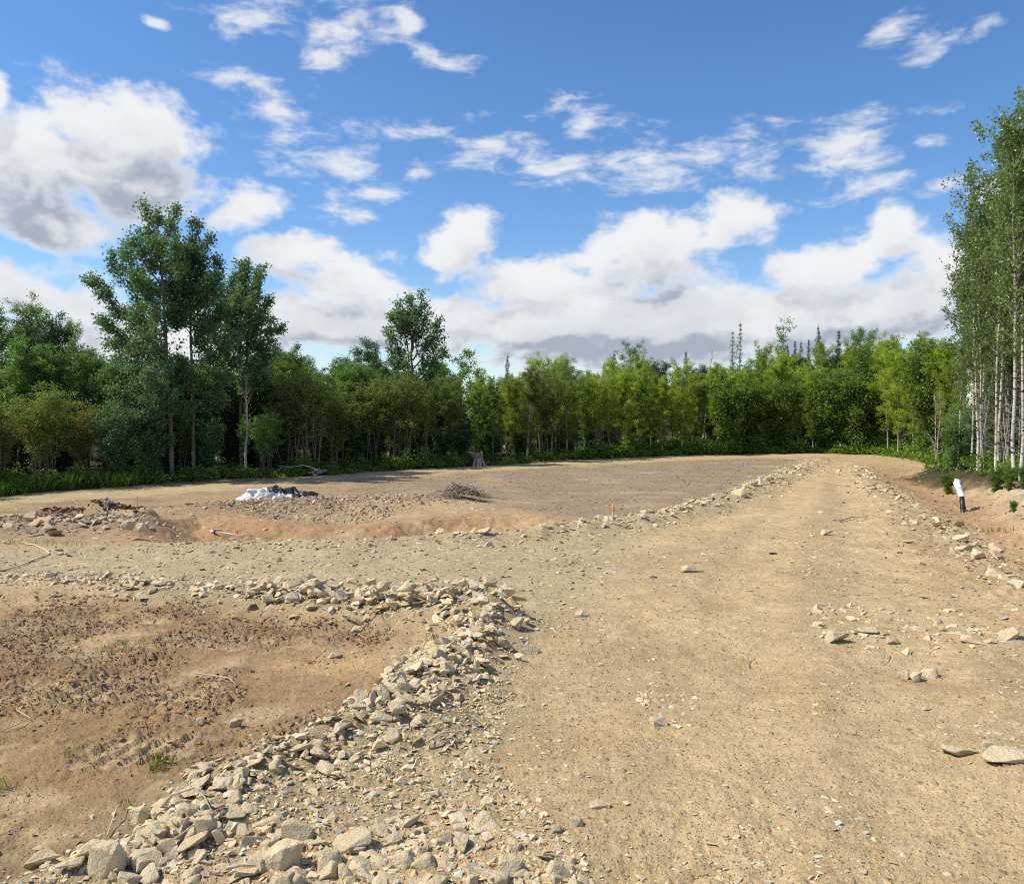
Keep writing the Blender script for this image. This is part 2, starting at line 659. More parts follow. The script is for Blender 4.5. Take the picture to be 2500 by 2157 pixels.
M_GROUND = mat_ground()
M_ROCK = mat_rock('rock_stone', False)
M_RUBBLE = mat_rock('rubble_stone', True, (1, 1, 1), (0.82, 0.8, 0.78))
M_LEAF_POP = mat_leaf('leaf_poplar', (0.071, 0.136, 0.069), (0.153, 0.249, 0.121), 0.34, 0.52, 0.35)
M_LEAF_BIRCH = mat_leaf('leaf_birch', (0.184, 0.274, 0.041), (0.390, 0.460, 0.059), 0.48, 0.45, 0.35, ((0.34, 0.27, 0.04), 0.84))
M_LEAF_MID = mat_leaf('leaf_mid', (0.088, 0.186, 0.058), (0.186, 0.308, 0.079), 0.38, 0.42, 0.4)
M_LEAF_ALDER = mat_leaf('leaf_alder', (0.120, 0.146, 0.031), (0.269, 0.250, 0.056), 0.35, 0.5, 0.35, ((0.24, 0.15, 0.04), 0.70))
M_LEAF_OLIVE = mat_leaf('leaf_olive', (0.115, 0.165, 0.039), (0.211, 0.259, 0.058), 0.42, 0.48, 0.35, ((0.22, 0.17, 0.04), 0.85))  # olive leaf; on the mid-left alders its darker tone imitates their shadow side
M_LEAF_DARK = mat_leaf('leaf_dark', (0.036, 0.083, 0.032), (0.082, 0.144, 0.047), 0.25, 0.45, 0.35)  # dark green leaf; in the inner rows its darkness imitates woodland shade
M_LEAF_WHITEB = mat_leaf('leaf_white_birch', (0.075, 0.132, 0.040), (0.185, 0.261, 0.066), 0.36, 0.35, 0.5, ((0.19, 0.17, 0.03), 0.9))
M_LEAF_SHRUB = mat_leaf('leaf_shrub', (0.081, 0.166, 0.024), (0.194, 0.281, 0.042), 0.42, 0.45, 0.4)
M_NEEDLE = mat_leaf('needle_spruce', (0.023, 0.052, 0.029), (0.049, 0.091, 0.047), 0.12, 0.55, 0.3)
M_GRASS = mat_leaf('grass_blade', (0.13, 0.16, 0.04), (0.26, 0.27, 0.09), 0.42, 0.5, 0.3)
M_BARK_GREY = mat_bark('bark_grey', (0.165, 0.15, 0.12), (0.085, 0.074, 0.058))
M_BARK_ALDER = mat_bark('bark_alder', (0.23, 0.19, 0.155), (0.14, 0.115, 0.09))
M_BARK_DARK = mat_bark('bark_dark', (0.075, 0.062, 0.05), (0.04, 0.034, 0.028))
M_BARK_BIRCH = mat_bark('bark_birch', (0.62, 0.57, 0.49), (0.38, 0.34, 0.285), 5.0, (0.555, (0.05, 0.042, 0.036)))
M_BARK_PALE = mat_bark('bark_pale', (0.42, 0.38, 0.31), (0.27, 0.235, 0.19))
M_DEAD = mat_bark('dead_wood', (0.36, 0.33, 0.29), (0.22, 0.195, 0.165))

# ---------------------------------------------------------------- the ground
P_BERM_TOP = G([(-700, 1395), (-250, 1405), (0, 1412), (200, 1425), (380, 1438), (520, 1450), (700, 1470), (900, 1495), (1050, 1505), (1160, 1512), (1290, 1535)])
P_BERM_DOWN = G([(1180, 1530), (1130, 1600), (1050, 1690), (930, 1770), (800, 1845), (640, 1905), (520, 1955), (430, 2020), (340, 2085), (180, 2150), (-200, 2330)])
P_LOT = G([(-900, 1425), (0, 1440), (350, 1450), (640, 1485), (860, 1520), (1040, 1545), (1075, 1590), (980, 1690), (850, 1790), (640, 1880), (450, 1950), (300, 2050), (60, 2150), (-300, 2400), (-1500, 2400)])
P_SPREAD = G([(330, 2070), (600, 1960), (850, 1870), (1020, 1750), (1180, 1640), (1260, 1700), (1200, 1850), (1290, 1960), (1420, 2080), (1450, 2300), (200, 2400)])
P_FIELD = G([(690, 1196), (1000, 1162), (1500, 1131), (1880, 1117), (1965, 1121), (1850, 1183), (1720, 1240), (1480, 1282), (1300, 1250), (1120, 1228), (900, 1212)])
P_PIT = G([(360, 1300), (480, 1266), (640, 1282), (900, 1292), (1080, 1262), (1250, 1258), (1400, 1282), (1260, 1306), (950, 1320), (640, 1326), (420, 1320)])
P_BRANCH = G([(-1200, 1330), (0, 1340), (350, 1335), (900, 1330), (1300, 1318), (1600, 1290), (1500, 1400), (1300, 1520), (1000, 1490), (600, 1450), (0, 1405), (-1200, 1370)])
P_FIELD_EDGE = G([(-300, 1352), (0, 1350), (330, 1340), (620, 1334), (880, 1327), (1100, 1318), (1300, 1306), (1480, 1288), (1640, 1262), (1750, 1232), (1830, 1200), (1910, 1165), (1990, 1130), (2010, 1122)])
P_ROAD_RIGHT = G([(2085, 1140), (2120, 1175), (2180, 1215), (2260, 1255), (2340, 1298), (2420, 1352), (2490, 1420), (2640, 1540)])
P_FAR_ROAD = G([(-400, 1252), (0, 1226), (400, 1198), (800, 1168), (1100, 1145), (1500, 1122), (1800, 1112), (1990, 1112)])
P_RUBBLE_MOUND = G([(540, 1248), (680, 1240), (800, 1236), (920, 1232), (1050, 1228)])
P_LEFT_MOUND = G([(-200, 1290), (0, 1286), (120, 1288), (240, 1290), (340, 1290)])
P_DIRT_BENCH = G([(262, 1268), (300, 1268), (330, 1270)])
P_DIRT_LEFT = G([(130, 1262), (180, 1264), (230, 1266)])
EDGE_PX = [(-900, 1300), (-500, 1255), (-200, 1225), (0, 1208), (250, 1188), (420, 1177), (600, 1167), (800, 1158), (1000, 1147), (1170, 1137),
           (1300, 1129), (1500, 1117), (1750, 1109), (2000, 1106), (2150, 1110), (2230, 1122), (2300, 1140)]
P_EDGE = G(EDGE_PX)
P_EDGE_R = np.array([[12.0, 25.2], [11.1, 21.5], [10.9, 19.2], [10.9, 17.4], [10.7, 15.5], [10.2, 12], [10, 3]])
P_FOREST = np.vstack([P_EDGE, P_EDGE_R, np.array([[300.0, 0], [300, 300], [-300, 300], [-300, 8]])])
P_DITCH = np.array([[14.2, 29.0], [12.3, 25.5], [10.7, 21.0], [9.75, 17.7], [8.35, 14.5], [7.05, 11.8], [6.3, 9.5], [5.9, 6.0]])


WHEELS = [G([(1700, 2400), (1760, 1900), (1790, 1600), (1830, 1400), (1900, 1270), (1960, 1190), (2005, 1125)]),
          G([(2350, 2400), (2270, 1900), (2210, 1600), (2150, 1400), (2110, 1270), (2075, 1190), (2040, 1125)]),
          G([(-600, 1372), (0, 1375), (500, 1388), (900, 1400), (1300, 1420), (1600, 1480), (1800, 1700)]),
          G([(-600, 1350), (400, 1358), (900, 1360), (1300, 1352), (1600, 1320), (1850, 1240)])]


def wheel_mask(x, y):
    m = np.zeros_like(x)
    for tp in WHEELS:
        d, _ = seg_dist(x, y, tp)
        m = np.maximum(m, sstep(0.55, 0.15, d))
    return m


def terrain(x, y, want_color=False):
    x = np.asarray(x, np.float32)
    y = np.asarray(y, np.float32)
    wx = x + 0.18 * perlin(x * 1.7, y * 1.7, 50) + 0.06 * perlin(x * 6, y * 6, 51)
    wy = y + 0.18 * perlin(x * 1.7, y * 1.7, 52) + 0.06 * perlin(x * 6, y * 6, 53)
    fadeR = np.clip(1 - (np.hypot(x, y) - 60) / 60, 0, 1)
    n3 = fbm(x * 0.33, y * 0.33, 1, 3)
    n1 = fbm(x * 1.6, y * 1.6, 5, 4)
    nf = fbm(x * 7.5, y * 7.5, 9, 4, 0.6)
    z = 0.045 * n3 + 0.02 * n1 + 0.010 * nf + 0.004 * fbm(x * 34, y * 34, 14, 2)
    # rough patches on the roads
    patch = sstep(0.05, 0.45, fbm(x * 0.7, y * 0.7, 21, 3))
    z += 0.022 * patch * np.abs(fbm(x * 9, y * 9, 22, 3))
    # the lot of brown soil
    sd_lot = poly_sd(wx, wy, P_LOT)
    lot = sstep(0.10, -0.22, sd_lot)
    churn = fbm(x * 2.6, y * 2.6, 31, 4, 0.55)
    ridge = 1 - np.abs(fbm(x * 5.5, y * 5.5, 35, 4, 0.6)) * 2.0
    churn_mask = sstep(-0.12, 0.30, fbm(x * 0.9 + 3, y * 0.65, 41, 4) + 0.12)
    clod = np.abs(fbm(x * 17, y * 17, 38, 3, 0.6))
    z += lot * (-0.07 + churn_mask * (0.045 * churn + 0.03 * ridge * np.clip(churn + 0.4, 0, 1) + 0.055 * clod + 0.026 * np.abs(fbm(x * 36, y * 36, 39, 2))) + 0.004 * nf)
    # cleat prints of a tracked machine
    tracks = ((G([(-250, 1690), (60, 1668), (270, 1660), (430, 1668)]), 0.27), (G([(-200, 1575), (90, 1562), (300, 1580)]), 0.27),
              (G([(-150, 1830), (150, 1815), (350, 1800), (560, 1795)]), 0.22), (G([(-200, 1515), (120, 1510), (330, 1500)]), 0.26),
              (G([(250, 1560), (480, 1545), (680, 1560)]), 0.2))
    trk = np.zeros_like(x)
    clt = np.zeros_like(x)
    for tp, hw in tracks:
        d, par = seg_dist(wx * 0.3 + x * 0.7, wy * 0.3 + y * 0.7, tp)
        ln = np.sum(np.hypot(*(np.diff(tp, axis=0).T)))
        sgn = y - np.interp(x, tp[:, 0], tp[:, 1])
        ph = par * ln / 0.15 - sgn * 4.2 + 0.10 * perlin(x * 4, y * 4, 79)
        cle = sstep(0.33, 0.41, np.abs((ph % 1.0) - 0.5)) * (0.35 + 1.0 * np.clip(fbm(x * 6, y * 6, 78, 3) + 0.45, 0, 1))
        mk = sstep(hw, hw - 0.05, d) * sstep(-0.45, 0.0, fbm(x * 1.6, y * 1.6, 77, 3))
        z = z * (1 - 0.8 * mk * lot) + lot * mk * (-0.072 + 0.027 * cle + 0.008 * nf + 0.014 * clod + 0.03 * cle * clod)
        z += lot * 0.02 * np.exp(-((d - hw - 0.03) / 0.06) ** 2) * clod * 2
        trk = np.maximum(trk, mk * lot * np.clip(1 - cle, 0, 1))
        clt = np.maximum(clt, mk * lot * cle)
    # rock berm
    d1, p1 = seg_dist(wx, wy, P_BERM_TOP)
    d2, p2 = seg_dist(wx, wy, P_BERM_DOWN)
    h1 = np.interp(p1, [0, 0.3, 0.55, 0.75, 0.9, 1], [0.02, 0.03, 0.06, 0.11, 0.21, 0.05])
    z += h1 * np.exp(-(d1 / 0.30) ** 2)
    h2 = np.interp(p2, [0, 0.1, 0.3, 0.6, 0.9, 1], [0.13, 0.12, 0.13, 0.09, 0.06, 0.03])
    z += h2 * np.exp(-(d2 / 0.28) ** 2)
    sd_spread = poly_sd(wx, wy, P_SPREAD)
    spread = sstep(0.15, -0.25, sd_spread)
    z += spread * (0.02 + 0.022 * np.abs(nf) + 0.02 * n1)
    wt = np.zeros_like(x)
    for tp in WHEELS:
        dw, _ = seg_dist(x * 0.6 + wx * 0.4, y * 0.6 + wy * 0.4, tp)
        wt = np.maximum(wt, sstep(0.55, 0.15, dw))
    z += -0.028 * wt * (1 - lot) * (1 + 0.25 * perlin(x * 5, y * 3, 118))
    # rubble kerb along the field and along the right of the road
    d3, p3 = seg_dist(wx, wy, P_FIELD_EDGE)
    z += np.interp(p3, [0, 0.2, 0.5, 1], [0.0, 0.05, 0.12, 0.07]) * np.exp(-(d3 / 0.34) ** 2)
    d4, p4 = seg_dist(wx, wy, P_ROAD_RIGHT)
    z += 0.06 * np.exp(-(d4 / 0.5) ** 2)
    # the dug pit in red soil
    sd_pit = poly_sd(wx, wy, P_PIT)
    pit = sstep(0.30, -0.45, sd_pit)
    z += -0.19 * pit + 0.09 * pit * fbm(x * 1.8, y * 3.0, 66, 4, 0.6) + 0.06 * sstep(0.6, 0.0, sd_pit) * np.abs(fbm(x * 5, y * 5, 67, 4, 0.65))
    red = sstep(1.0, 0.1, sd_pit) * sstep(0.05, 0.9, d3)
    # mounds
    d5, p5 = seg_dist(wx, wy, P_RUBBLE_MOUND)
    mound = np.exp(-(d5 / 0.85) ** 2)
    z += 0.14 * mound + 0.05 * mound * np.abs(nf)
    d6, p6 = seg_dist(wx, wy, P_LEFT_MOUND)
    lmound = np.exp(-(d6 / 0.5) ** 2)
    z += 0.16 * lmound + 0.05 * lmound * np.abs(nf)
    d7, _ = seg_dist(x, y, P_DIRT_BENCH)
    bench = sstep(0.42, 0.22, d7)
    z += 0.17 * bench
    d8, _ = seg_dist(wx, wy, P_DIRT_LEFT)
    z += 0.14 * np.exp(-(d8 / 0.35) ** 2) * (1 + 0.6 * np.abs(nf))
    # ditch and bank on the right
    d9, p9 = seg_dist(x + 0.25 * n1, y, P_DITCH)
    dtx = sstep(2.2, 1.2, d9) * sstep(33, 24, y) * np.abs(fbm(x * 4.5, y * 3.2, 68, 4, 0.65))
    ditch = np.exp(-(d9 / 0.85) ** 2) * sstep(33, 24, y)
    z += -0.22 * ditch + 0.09 * dtx
    xd = np.interp(y, P_DITCH[::-1, 1], P_DITCH[::-1, 0])
    bank = sstep(0.25, 1.35, x - xd + 0.3 * n1) * sstep(30, 22, y) * sstep(6, 11, y)
    z += bank * (0.22 + 0.10 * n1 + 0.10 * fbm(x * 2.5, y * 2.5, 61, 4, 0.6))
    # woods floor
    sd_for = poly_sd(wx, wy, P_FOREST)
    forest = sstep(0.25, -0.5, sd_for)
    z += forest * 0.10 * n1 * fadeR
    z *= np.clip(fadeR + 0.02, 0, 1)
    # gentle rise of the woods far behind
    z += 3.0 * sstep(45, 110, y) * sstep(-60, 40, x)
    if not want_color:
        return z
    # ---- soil colours (what the soil itself is, not its light)
    def mixc(c, m, new):
        return c * (1 - m[:, None]) + np.asarray(new)[None, :] * m[:, None]
    c = np.tile(np.array([[0.415, 0.312, 0.182]]), (len(x), 1))                       # tan gravel road
    tone = sstep(-0.35, 0.45, fbm(x * 0.55, y * 0.9, 90, 4))
    c = mixc(c, 0.6 * tone, (0.375, 0.265, 0.135))
    c = mixc(c, 0.55 * sstep(0.1, 0.5, fbm(x * 1.9, y * 2.4, 95, 4, 0.6)), (0.47, 0.385, 0.25))
    c = mixc(c, 0.8 * wt * sstep(-0.5, 0.1, n1), (0.465, 0.355, 0.20))
    c = mixc(c, 0.5 * (1 - wt) * sstep(0.0, 0.4, fbm(x * 0.8, y * 0.8, 21, 3)), (0.335, 0.265, 0.165))
    branch = sstep(0.35, -0.35, poly_sd(wx, wy, P_BRANCH))
    c = mixc(c, 0.75 * branch, (0.36, 0.30, 0.195))
    fr, _ = seg_dist(wx, wy, P_FAR_ROAD)
    frm = sstep(1.1, 0.5, fr)
    # lot
    lotc = np.tile(np.array([[0.285, 0.190, 0.105]]), (len(x), 1))
    lotc = mixc(lotc, sstep(0.0, 0.35, fbm(x * 1.1, y * 1.6, 101, 4)) * (1 - 0.8 * churn_mask), (0.42, 0.315, 0.19))
    lotc = mixc(lotc, 0.9 * churn_mask * sstep(-0.25, 0.25, churn), (0.225, 0.150, 0.088))
    lotc = mixc(lotc, 0.85 * trk, (0.42, 0.325, 0.205))
    lotc = mixc(lotc, np.clip(0.6 * clt, 0, 1), (0.21, 0.14, 0.08))
    sand = np.exp(-(((wx - ground(870, 1600)[0]) / 0.55) ** 2 + ((wy - ground(870, 1600)[1]) / 0.28) ** 2))
    lotc = mixc(lotc, sand, (0.44, 0.31, 0.16))
    upl = np.exp(-(((wx - ground(80, 1450)[0]) / 1.6) ** 2 + ((wy - ground(80, 1450)[1]) / 0.35) ** 2))
    lotc = mixc(lotc, 0.8 * upl, (0.42, 0.31, 0.19))
    c = c * (1 - lot[:, None]) + lotc * lot[:, None]
    # darker soil at the toe of the berm
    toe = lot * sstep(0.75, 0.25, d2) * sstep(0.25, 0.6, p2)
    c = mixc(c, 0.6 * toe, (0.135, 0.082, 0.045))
    c = mixc(c, 0.75 * np.exp(-(d1 / 0.35) ** 2) * sstep(0.2, 0.5, p1), (0.30, 0.255, 0.17))
    c = mixc(c, 0.7 * np.exp(-(d2 / 0.40) ** 2), (0.31, 0.255, 0.165))
    # field of grey topsoil
    field = sstep(0.5, -0.6, poly_sd(wx, wy, P_FIELD) + 0.9 * fbm(x * 0.9, y * 0.9, 113, 4, 0.6))
    fc = np.tile(np.array([[0.262, 0.203, 0.138]]), (len(x), 1))
    fc = mixc(fc, sstep(0.0, 0.5, fbm(x * 0.6, y * 0.9, 111, 5, 0.6)), (0.35, 0.27, 0.175))
    c = c * (1 - field[:, None]) + fc * field[:, None]
    # left back part of the clearing
    left = sstep(0.5, -1.0, x - np.interp(y, [11, 14, 18, 22], [-3.2, -2.6, -3.0, -3.6])) * sstep(10.6, 11.6, y)
    lc = np.tile(np.array([[0.315, 0.235, 0.145]]), (len(x), 1))
    lc = mixc(lc, sstep(0.0, 0.4, fbm(x * 0.5, y * 1.5, 121, 4)), (0.215, 0.158, 0.098))
    c = c * (1 - left[:, None]) + lc * left[:, None]
    c = mixc(c, 0.8 * frm, (0.43, 0.34, 0.21))
    redc = (0.335, 0.200, 0.112)
    c = mixc(c, 0.8 * red * sstep(-0.5, 0.2, n1), redc)
    c = mixc(c, 0.75 * pit * sstep(-0.1, 0.4, n1 + 0.2), (0.39, 0.255, 0.135))
    c = mixc(c, 0.75 * mound, (0.31, 0.205, 0.145))
    c = mixc(c, 0.7 * lmound, (0.26, 0.19, 0.14))
    c = mixc(c, 0.9 * bench, (0.40, 0.31, 0.20))
    c = mixc(c, 0.8 * np.exp(-(d8 / 0.4) ** 2), (0.20, 0.125, 0.08))
    c = mixc(c, 0.6 * np.exp(-(d3 / 0.45) ** 2), (0.37, 0.315, 0.205))
    # ditch
    dz = sstep(-1.6, -0.5, x - xd) * sstep(31, 24, y) * sstep(0.2, 0.9, d4)
    c = mixc(c, 0.8 * dz, (0.335, 0.215, 0.122))
    c = mixc(c, 0.6 * dz * sstep(0.0, 0.4, fbm(x * 1.2, y * 1.2, 131, 3)), (0.40, 0.27, 0.13))
    c = mixc(c, 0.85 * bank, (0.44, 0.37, 0.26))
    c = mixc(c, 0.6 * bank * sstep(0.0, 0.3, fbm(x * 2, y * 2, 135, 3)), (0.22, 0.17, 0.11))
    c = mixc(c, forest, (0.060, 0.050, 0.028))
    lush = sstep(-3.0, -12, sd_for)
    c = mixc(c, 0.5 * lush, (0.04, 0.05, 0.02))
    return z, np.clip(c * np.array([[1.05, 1.035, 0.99]]), 0.01, 0.9)


GRID = {}


def ground_z(x, y):
    """height of the built ground sheet"""
    if not GRID:
        return terrain(x, y)
    x, y = np.asarray(x, np.float64), np.asarray(y, np.float64)
    rr, aa = np.hypot(x, y), np.arctan2(x, y)
    r, a, Z = GRID['r'], GRID['a'], GRID['z']
    aa = np.where(aa < a[0], aa + 2 * math.pi, aa)
    i = np.clip(np.searchsorted(r, rr) - 1, 0, len(r) - 2)
    j = np.clip(np.searchsorted(a, aa) - 1, 0, len(a) - 2)
    u = np.clip((rr - r[i]) / (r[i + 1] - r[i]), 0, 1)
    v = np.clip((aa - a[j]) / (a[j + 1] - a[j]), 0, 1)
    return (Z[i, j] * (1 - u) + Z[i + 1, j] * u) * (1 - v) + (Z[i, j + 1] * (1 - u) + Z[i + 1, j + 1] * u) * v


def tz(x, y):
    return float(ground_z(np.array([x]), np.array([y]))[0])


def build_ground():
    r = [0.02]
    while r[-1] < 60:
        q = r[-1]
        r.append(q + (0.08 if q < 2.2 else max(0.012, (0.0046 if q < 18 else 0.0065) * q)))
    while r[-1] < 3000:
        r.append(r[-1] * 1.06)
    r = np.array(r)
    a_in = np.radians(np.linspace(-45, 45, 680))
    a_out = np.radians(np.linspace(45, 315, 70))[1:-1]
    a = np.concatenate([a_in, a_out])
    na, nr = len(a), len(r)
    R, A = np.meshgrid(r, a, indexing='ij')
    X, Y = (R * np.sin(A)).ravel(), (R * np.cos(A)).ravel()
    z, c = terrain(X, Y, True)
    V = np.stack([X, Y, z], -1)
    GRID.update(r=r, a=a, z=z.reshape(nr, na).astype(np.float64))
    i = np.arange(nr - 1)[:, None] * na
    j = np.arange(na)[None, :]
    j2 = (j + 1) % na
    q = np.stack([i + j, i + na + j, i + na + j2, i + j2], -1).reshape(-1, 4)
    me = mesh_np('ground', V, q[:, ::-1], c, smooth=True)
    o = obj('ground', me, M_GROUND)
    o['kind'] = 'structure'
    return o


build_ground()

# ---------------------------------------------------------------- stones
def rock_proto(seed, flat=1.0, detail=True):
    r = random.Random(seed)
    bm = bmesh.new()
    n = 13 if detail else 11 if detail is None else 7
    for i in range(n):
        v = Vector((r.gauss(0, 1), r.gauss(0, 1), r.gauss(0, 1)))
        v /= (abs(v.x) ** 4 + abs(v.y) ** 4 + abs(v.z) ** 4) ** 0.25        # boxy
        v *= r.uniform(0.82, 1.0)
        bm.verts.new((v.x * 0.5, v.y * r.uniform(0.34, 0.44), v.z * 0.36 * flat))
    res = bmesh.ops.convex_hull(bm, input=bm.verts[:])
    for g in [e for e in res['geom_interior'] if isinstance(e, bmesh.types.BMVert)]:
        if g.is_valid:
            bm.verts.remove(g)
    bmesh.ops.dissolve_limit(bm, angle_limit=math.radians(12), verts=bm.verts[:], edges=bm.edges[:])
    if detail:
        bmesh.ops.bevel(bm, geom=bm.edges[:], offset=0.03, offset_type='OFFSET', segments=1, affect='EDGES', clamp_overlap=True)
    bmesh.ops.triangulate(bm, faces=bm.faces[:])
    if detail:
        long_edges = [e for e in bm.edges if e.calc_length() > 0.16]
        bmesh.ops.subdivide_edges(bm, edges=long_edges, cuts=2, use_grid_fill=True)
        bmesh.ops.triangulate(bm, faces=bm.faces[:])
        off = Vector((seed * 3.1, seed * 1.7, 0))
        for v in bm.verts:
            k = mnoise.noise(v.co * 4.0 + off) * 0.030 + mnoise.noise(v.co * 11.0 + off) * 0.012
            v.co += v.co.normalized() * k
    bm.verts.ensure_lookup_table()
    bm.normal_update()
    bmesh.ops.recalc_face_normals(bm, faces=bm.faces[:])
    V = np.array([v.co[:] for v in bm.verts])
    Fc = np.array([[v.index for v in f.verts] for f in bm.faces])
    bm.verts.index_update()
    Fc = np.array([[v.index for v in f.verts] for f in bm.faces])
    bm.free()
    return V, Fc


ROCKS = [rock_proto(100 + i, 1.0 if i % 3 else 0.55) for i in range(15)]
ROCK_ME = [mesh_np('rock', v, f) for v, f in ROCKS]
PEBS = [rock_proto(300 + i, 0.8 if i % 2 else 0.45, False) for i in range(10)]


def plain_rock(seed, flat):
    return rock_proto(seed, flat, None)


def rand_rot(n, tilt, r=rng):
    """n rotation matrices: any heading, limited tilt"""
    az, tx, ty = r.uniform(0, 2 * math.pi, n), r.normal(0, tilt, n), r.normal(0, tilt, n)
    ca, sa, cx, sx, cy, sy = np.cos(az), np.sin(az), np.cos(tx), np.sin(tx), np.cos(ty), np.sin(ty)
    Z = np.zeros((n, 3, 3)); Z[:, 0, 0] = ca; Z[:, 0, 1] = -sa; Z[:, 1, 0] = sa; Z[:, 1, 1] = ca; Z[:, 2, 2] = 1
    X = np.zeros((n, 3, 3)); X[:, 0, 0] = 1; X[:, 1, 1] = cx; X[:, 1, 2] = -sx; X[:, 2, 1] = sx; X[:, 2, 2] = cx
    Y = np.zeros((n, 3, 3)); Y[:, 1, 1] = 1; Y[:, 0, 0] = cy; Y[:, 0, 2] = sy; Y[:, 2, 0] = -sy; Y[:, 2, 2] = cy
    return Z @ X @ Y


def scatter(name, protos, pos, size, tilt, tint, mat, label=None, cat=None, squash=None):
    """one mesh of many loose pieces, too many to count"""
    n = len(pos)
    idx = rng.integers(0, len(protos), n)
    Rm = rand_rot(n, tilt)
    Vs, Fs, Cs, off = [], [], [], 0
    for k, (pv, pf) in enumerate(protos):
        s = np.where(idx == k)[0]
        if len(s) == 0:
            continue
        base = pv[None] * size[s][:, None, None]
        if squash is not None:
            base = base * np.stack([np.ones(len(s)), np.ones(len(s)), squash[s]], -1)[:, None, :]
        vv = np.einsum('nij,nkj->nki', Rm[s], base) + pos[s][:, None, :]
        Vs.append(vv.reshape(-1, 3))
        Fs.append((pf[None] + (np.arange(len(s)) * len(pv))[:, None, None]).reshape(-1, 3) + off)
        Cs.append(np.repeat(tint[s], len(pv), axis=0))
        off += len(s) * len(pv)
    me = mesh_np(name, np.concatenate(Vs), np.concatenate(Fs), np.concatenate(Cs))
    o = obj(name, me, mat)
    o['kind'] = 'stuff'
    if label:
        o['label'] = label
        o['category'] = cat
    return o


def along(poly, n, sigma, lo=0.0, hi=1.0):
    """random points round a polyline"""
    seg = np.hypot(*(np.diff(poly, axis=0).T))
    cum = np.concatenate([[0], np.cumsum(seg)]) / seg.sum()
    t = rng.uniform(lo, hi, n)
    x = np.interp(t, cum, poly[:, 0]) + rng.normal(0, sigma, n)
    y = np.interp(t, cum, poly[:, 1]) + rng.normal(0, sigma, n)
    return np.stack([x, y], -1)


def in_poly(poly, n):
    lo, hi = poly.min(0), poly.max(0)
    out = np.zeros((0, 2))
    while len(out) < n:
        p = rng.uniform(lo, hi, (n * 2, 2))
        out = np.vstack([out, p[poly_sd(p[:, 0], p[:, 1], poly) < 0]])
    return out[:n]


def sizes(n, lo, hi, power=2.2):
    """many small, few large"""
    u = rng.uniform(0, 1, n)
    return lo * (hi / lo) ** (u ** power)


def on_ground(p, size, sink=0.12):
    z = ground_z(p[:, 0], p[:, 1])
    return np.column_stack([p, z + size * (0.18 - sink)])


def tints(n, base, var=0.18, warm=0.06):
    b = np.asarray(base)[None] * rng.uniform(1 - var, 1 + var, n)[:, None]
    w = rng.normal(0, warm, n)
    b = b * np.stack([1 + w, np.ones(n), 1 - 1.4 * w], -1)
    return np.clip(b, 0.02, 0.85)


TAN, GREY, PINK, DIRT = (0.59, 0.485, 0.32), (0.52, 0.43, 0.29), (0.46, 0.365, 0.255), (0.355, 0.245, 0.148)

# every larger stone is drawn first; the 290 that show largest stand as rocks of their own
pool = []


def pool_add(p, s, zone, lift=0.0, sink=0.21):
    if zone in ('kerb', 'ditch'):
        keep = fbm(p[:, 0] * 0.7, p[:, 1] * 0.7, 181, 3) + rng.normal(0, 0.12, len(p)) > -0.06
        p, s = p[keep], s[keep]
    z = ground_z(p[:, 0], p[:, 1])
    for (x, y), q, zz in zip(p, s, z):
        pool.append((x, y, zz + q * (0.18 - sink) + lift * random.random(), q, zone))


pool_add(along(P_BERM_TOP, 440, 0.17, 0.45, 1.0), sizes(440, 0.04, 0.16, 1.7), 'heap', 0.03, 0.15)
pool_add(along(P_BERM_TOP, 170, 0.10, 0.70, 0.97), sizes(170, 0.06, 0.175, 1.3), 'heap', 0.14, 0.12)
pool_add(along(P_BERM_TOP, 170, 0.14, 0.15, 0.55), sizes(170, 0.05, 0.16, 1.9), 'upper')
pool_add(along(P_BERM_DOWN, 760, 0.17, 0.0, 0.9), sizes(760, 0.035, 0.135, 1.8), 'slope', 0.03, 0.15)
pool_add(along(P_BERM_DOWN, 150, 0.10, 0.08, 0.5), sizes(150, 0.05, 0.145, 1.4), 'slope', 0.06, 0.15)
pool_add(in_poly(G([(330, 2080), (560, 2010), (1150, 2000), (1400, 2070), (1460, 2200), (250, 2200)]), 300), sizes(300, 0.04, 0.15, 1.7), 'corner', 0.0, 0.19)
pool_add(in_poly(P_SPREAD, 520), sizes(520, 0.025, 0.10, 2.0), 'corner')
pool_add(along(P_FIELD_EDGE, 700, 0.34, 0.15, 1.0), sizes(700, 0.05, 0.21, 2.0), 'kerb', 0.0)
pool_add(along(P_FIELD_EDGE, 460, 0.15, 0.22, 0.80), sizes(460, 0.06, 0.22, 1.8), 'kerb', 0.05, 0.12)
pool_add(along(P_ROAD_RIGHT, 420, 0.28, 0.0, 1.0), sizes(420, 0.05, 0.27, 2.0), 'ditch', 0.03, 0.14)
pool_add(along(P_LEFT_MOUND, 120, 0.30, 0.2, 1.0), sizes(120, 0.08, 0.32, 2.0), 'mound', 0.05)
pool_add(in_poly(G([(1960, 1470), (2330, 1490), (2500, 1570), (2250, 1590), (2000, 1570)]), 260), sizes(260, 0.025, 0.13, 2.0), 'road')
pool_add(in_poly(G([(1900, 1290), (2080, 1290), (2120, 1400), (1960, 1420)]), 90), sizes(90, 0.025, 0.09, 2.0), 'road')
pool_add(in_poly(G([(1560, 1690), (1720, 1670), (1700, 1770), (1560, 1770)]), 40), sizes(40, 0.025, 0.09, 1.6), 'road')
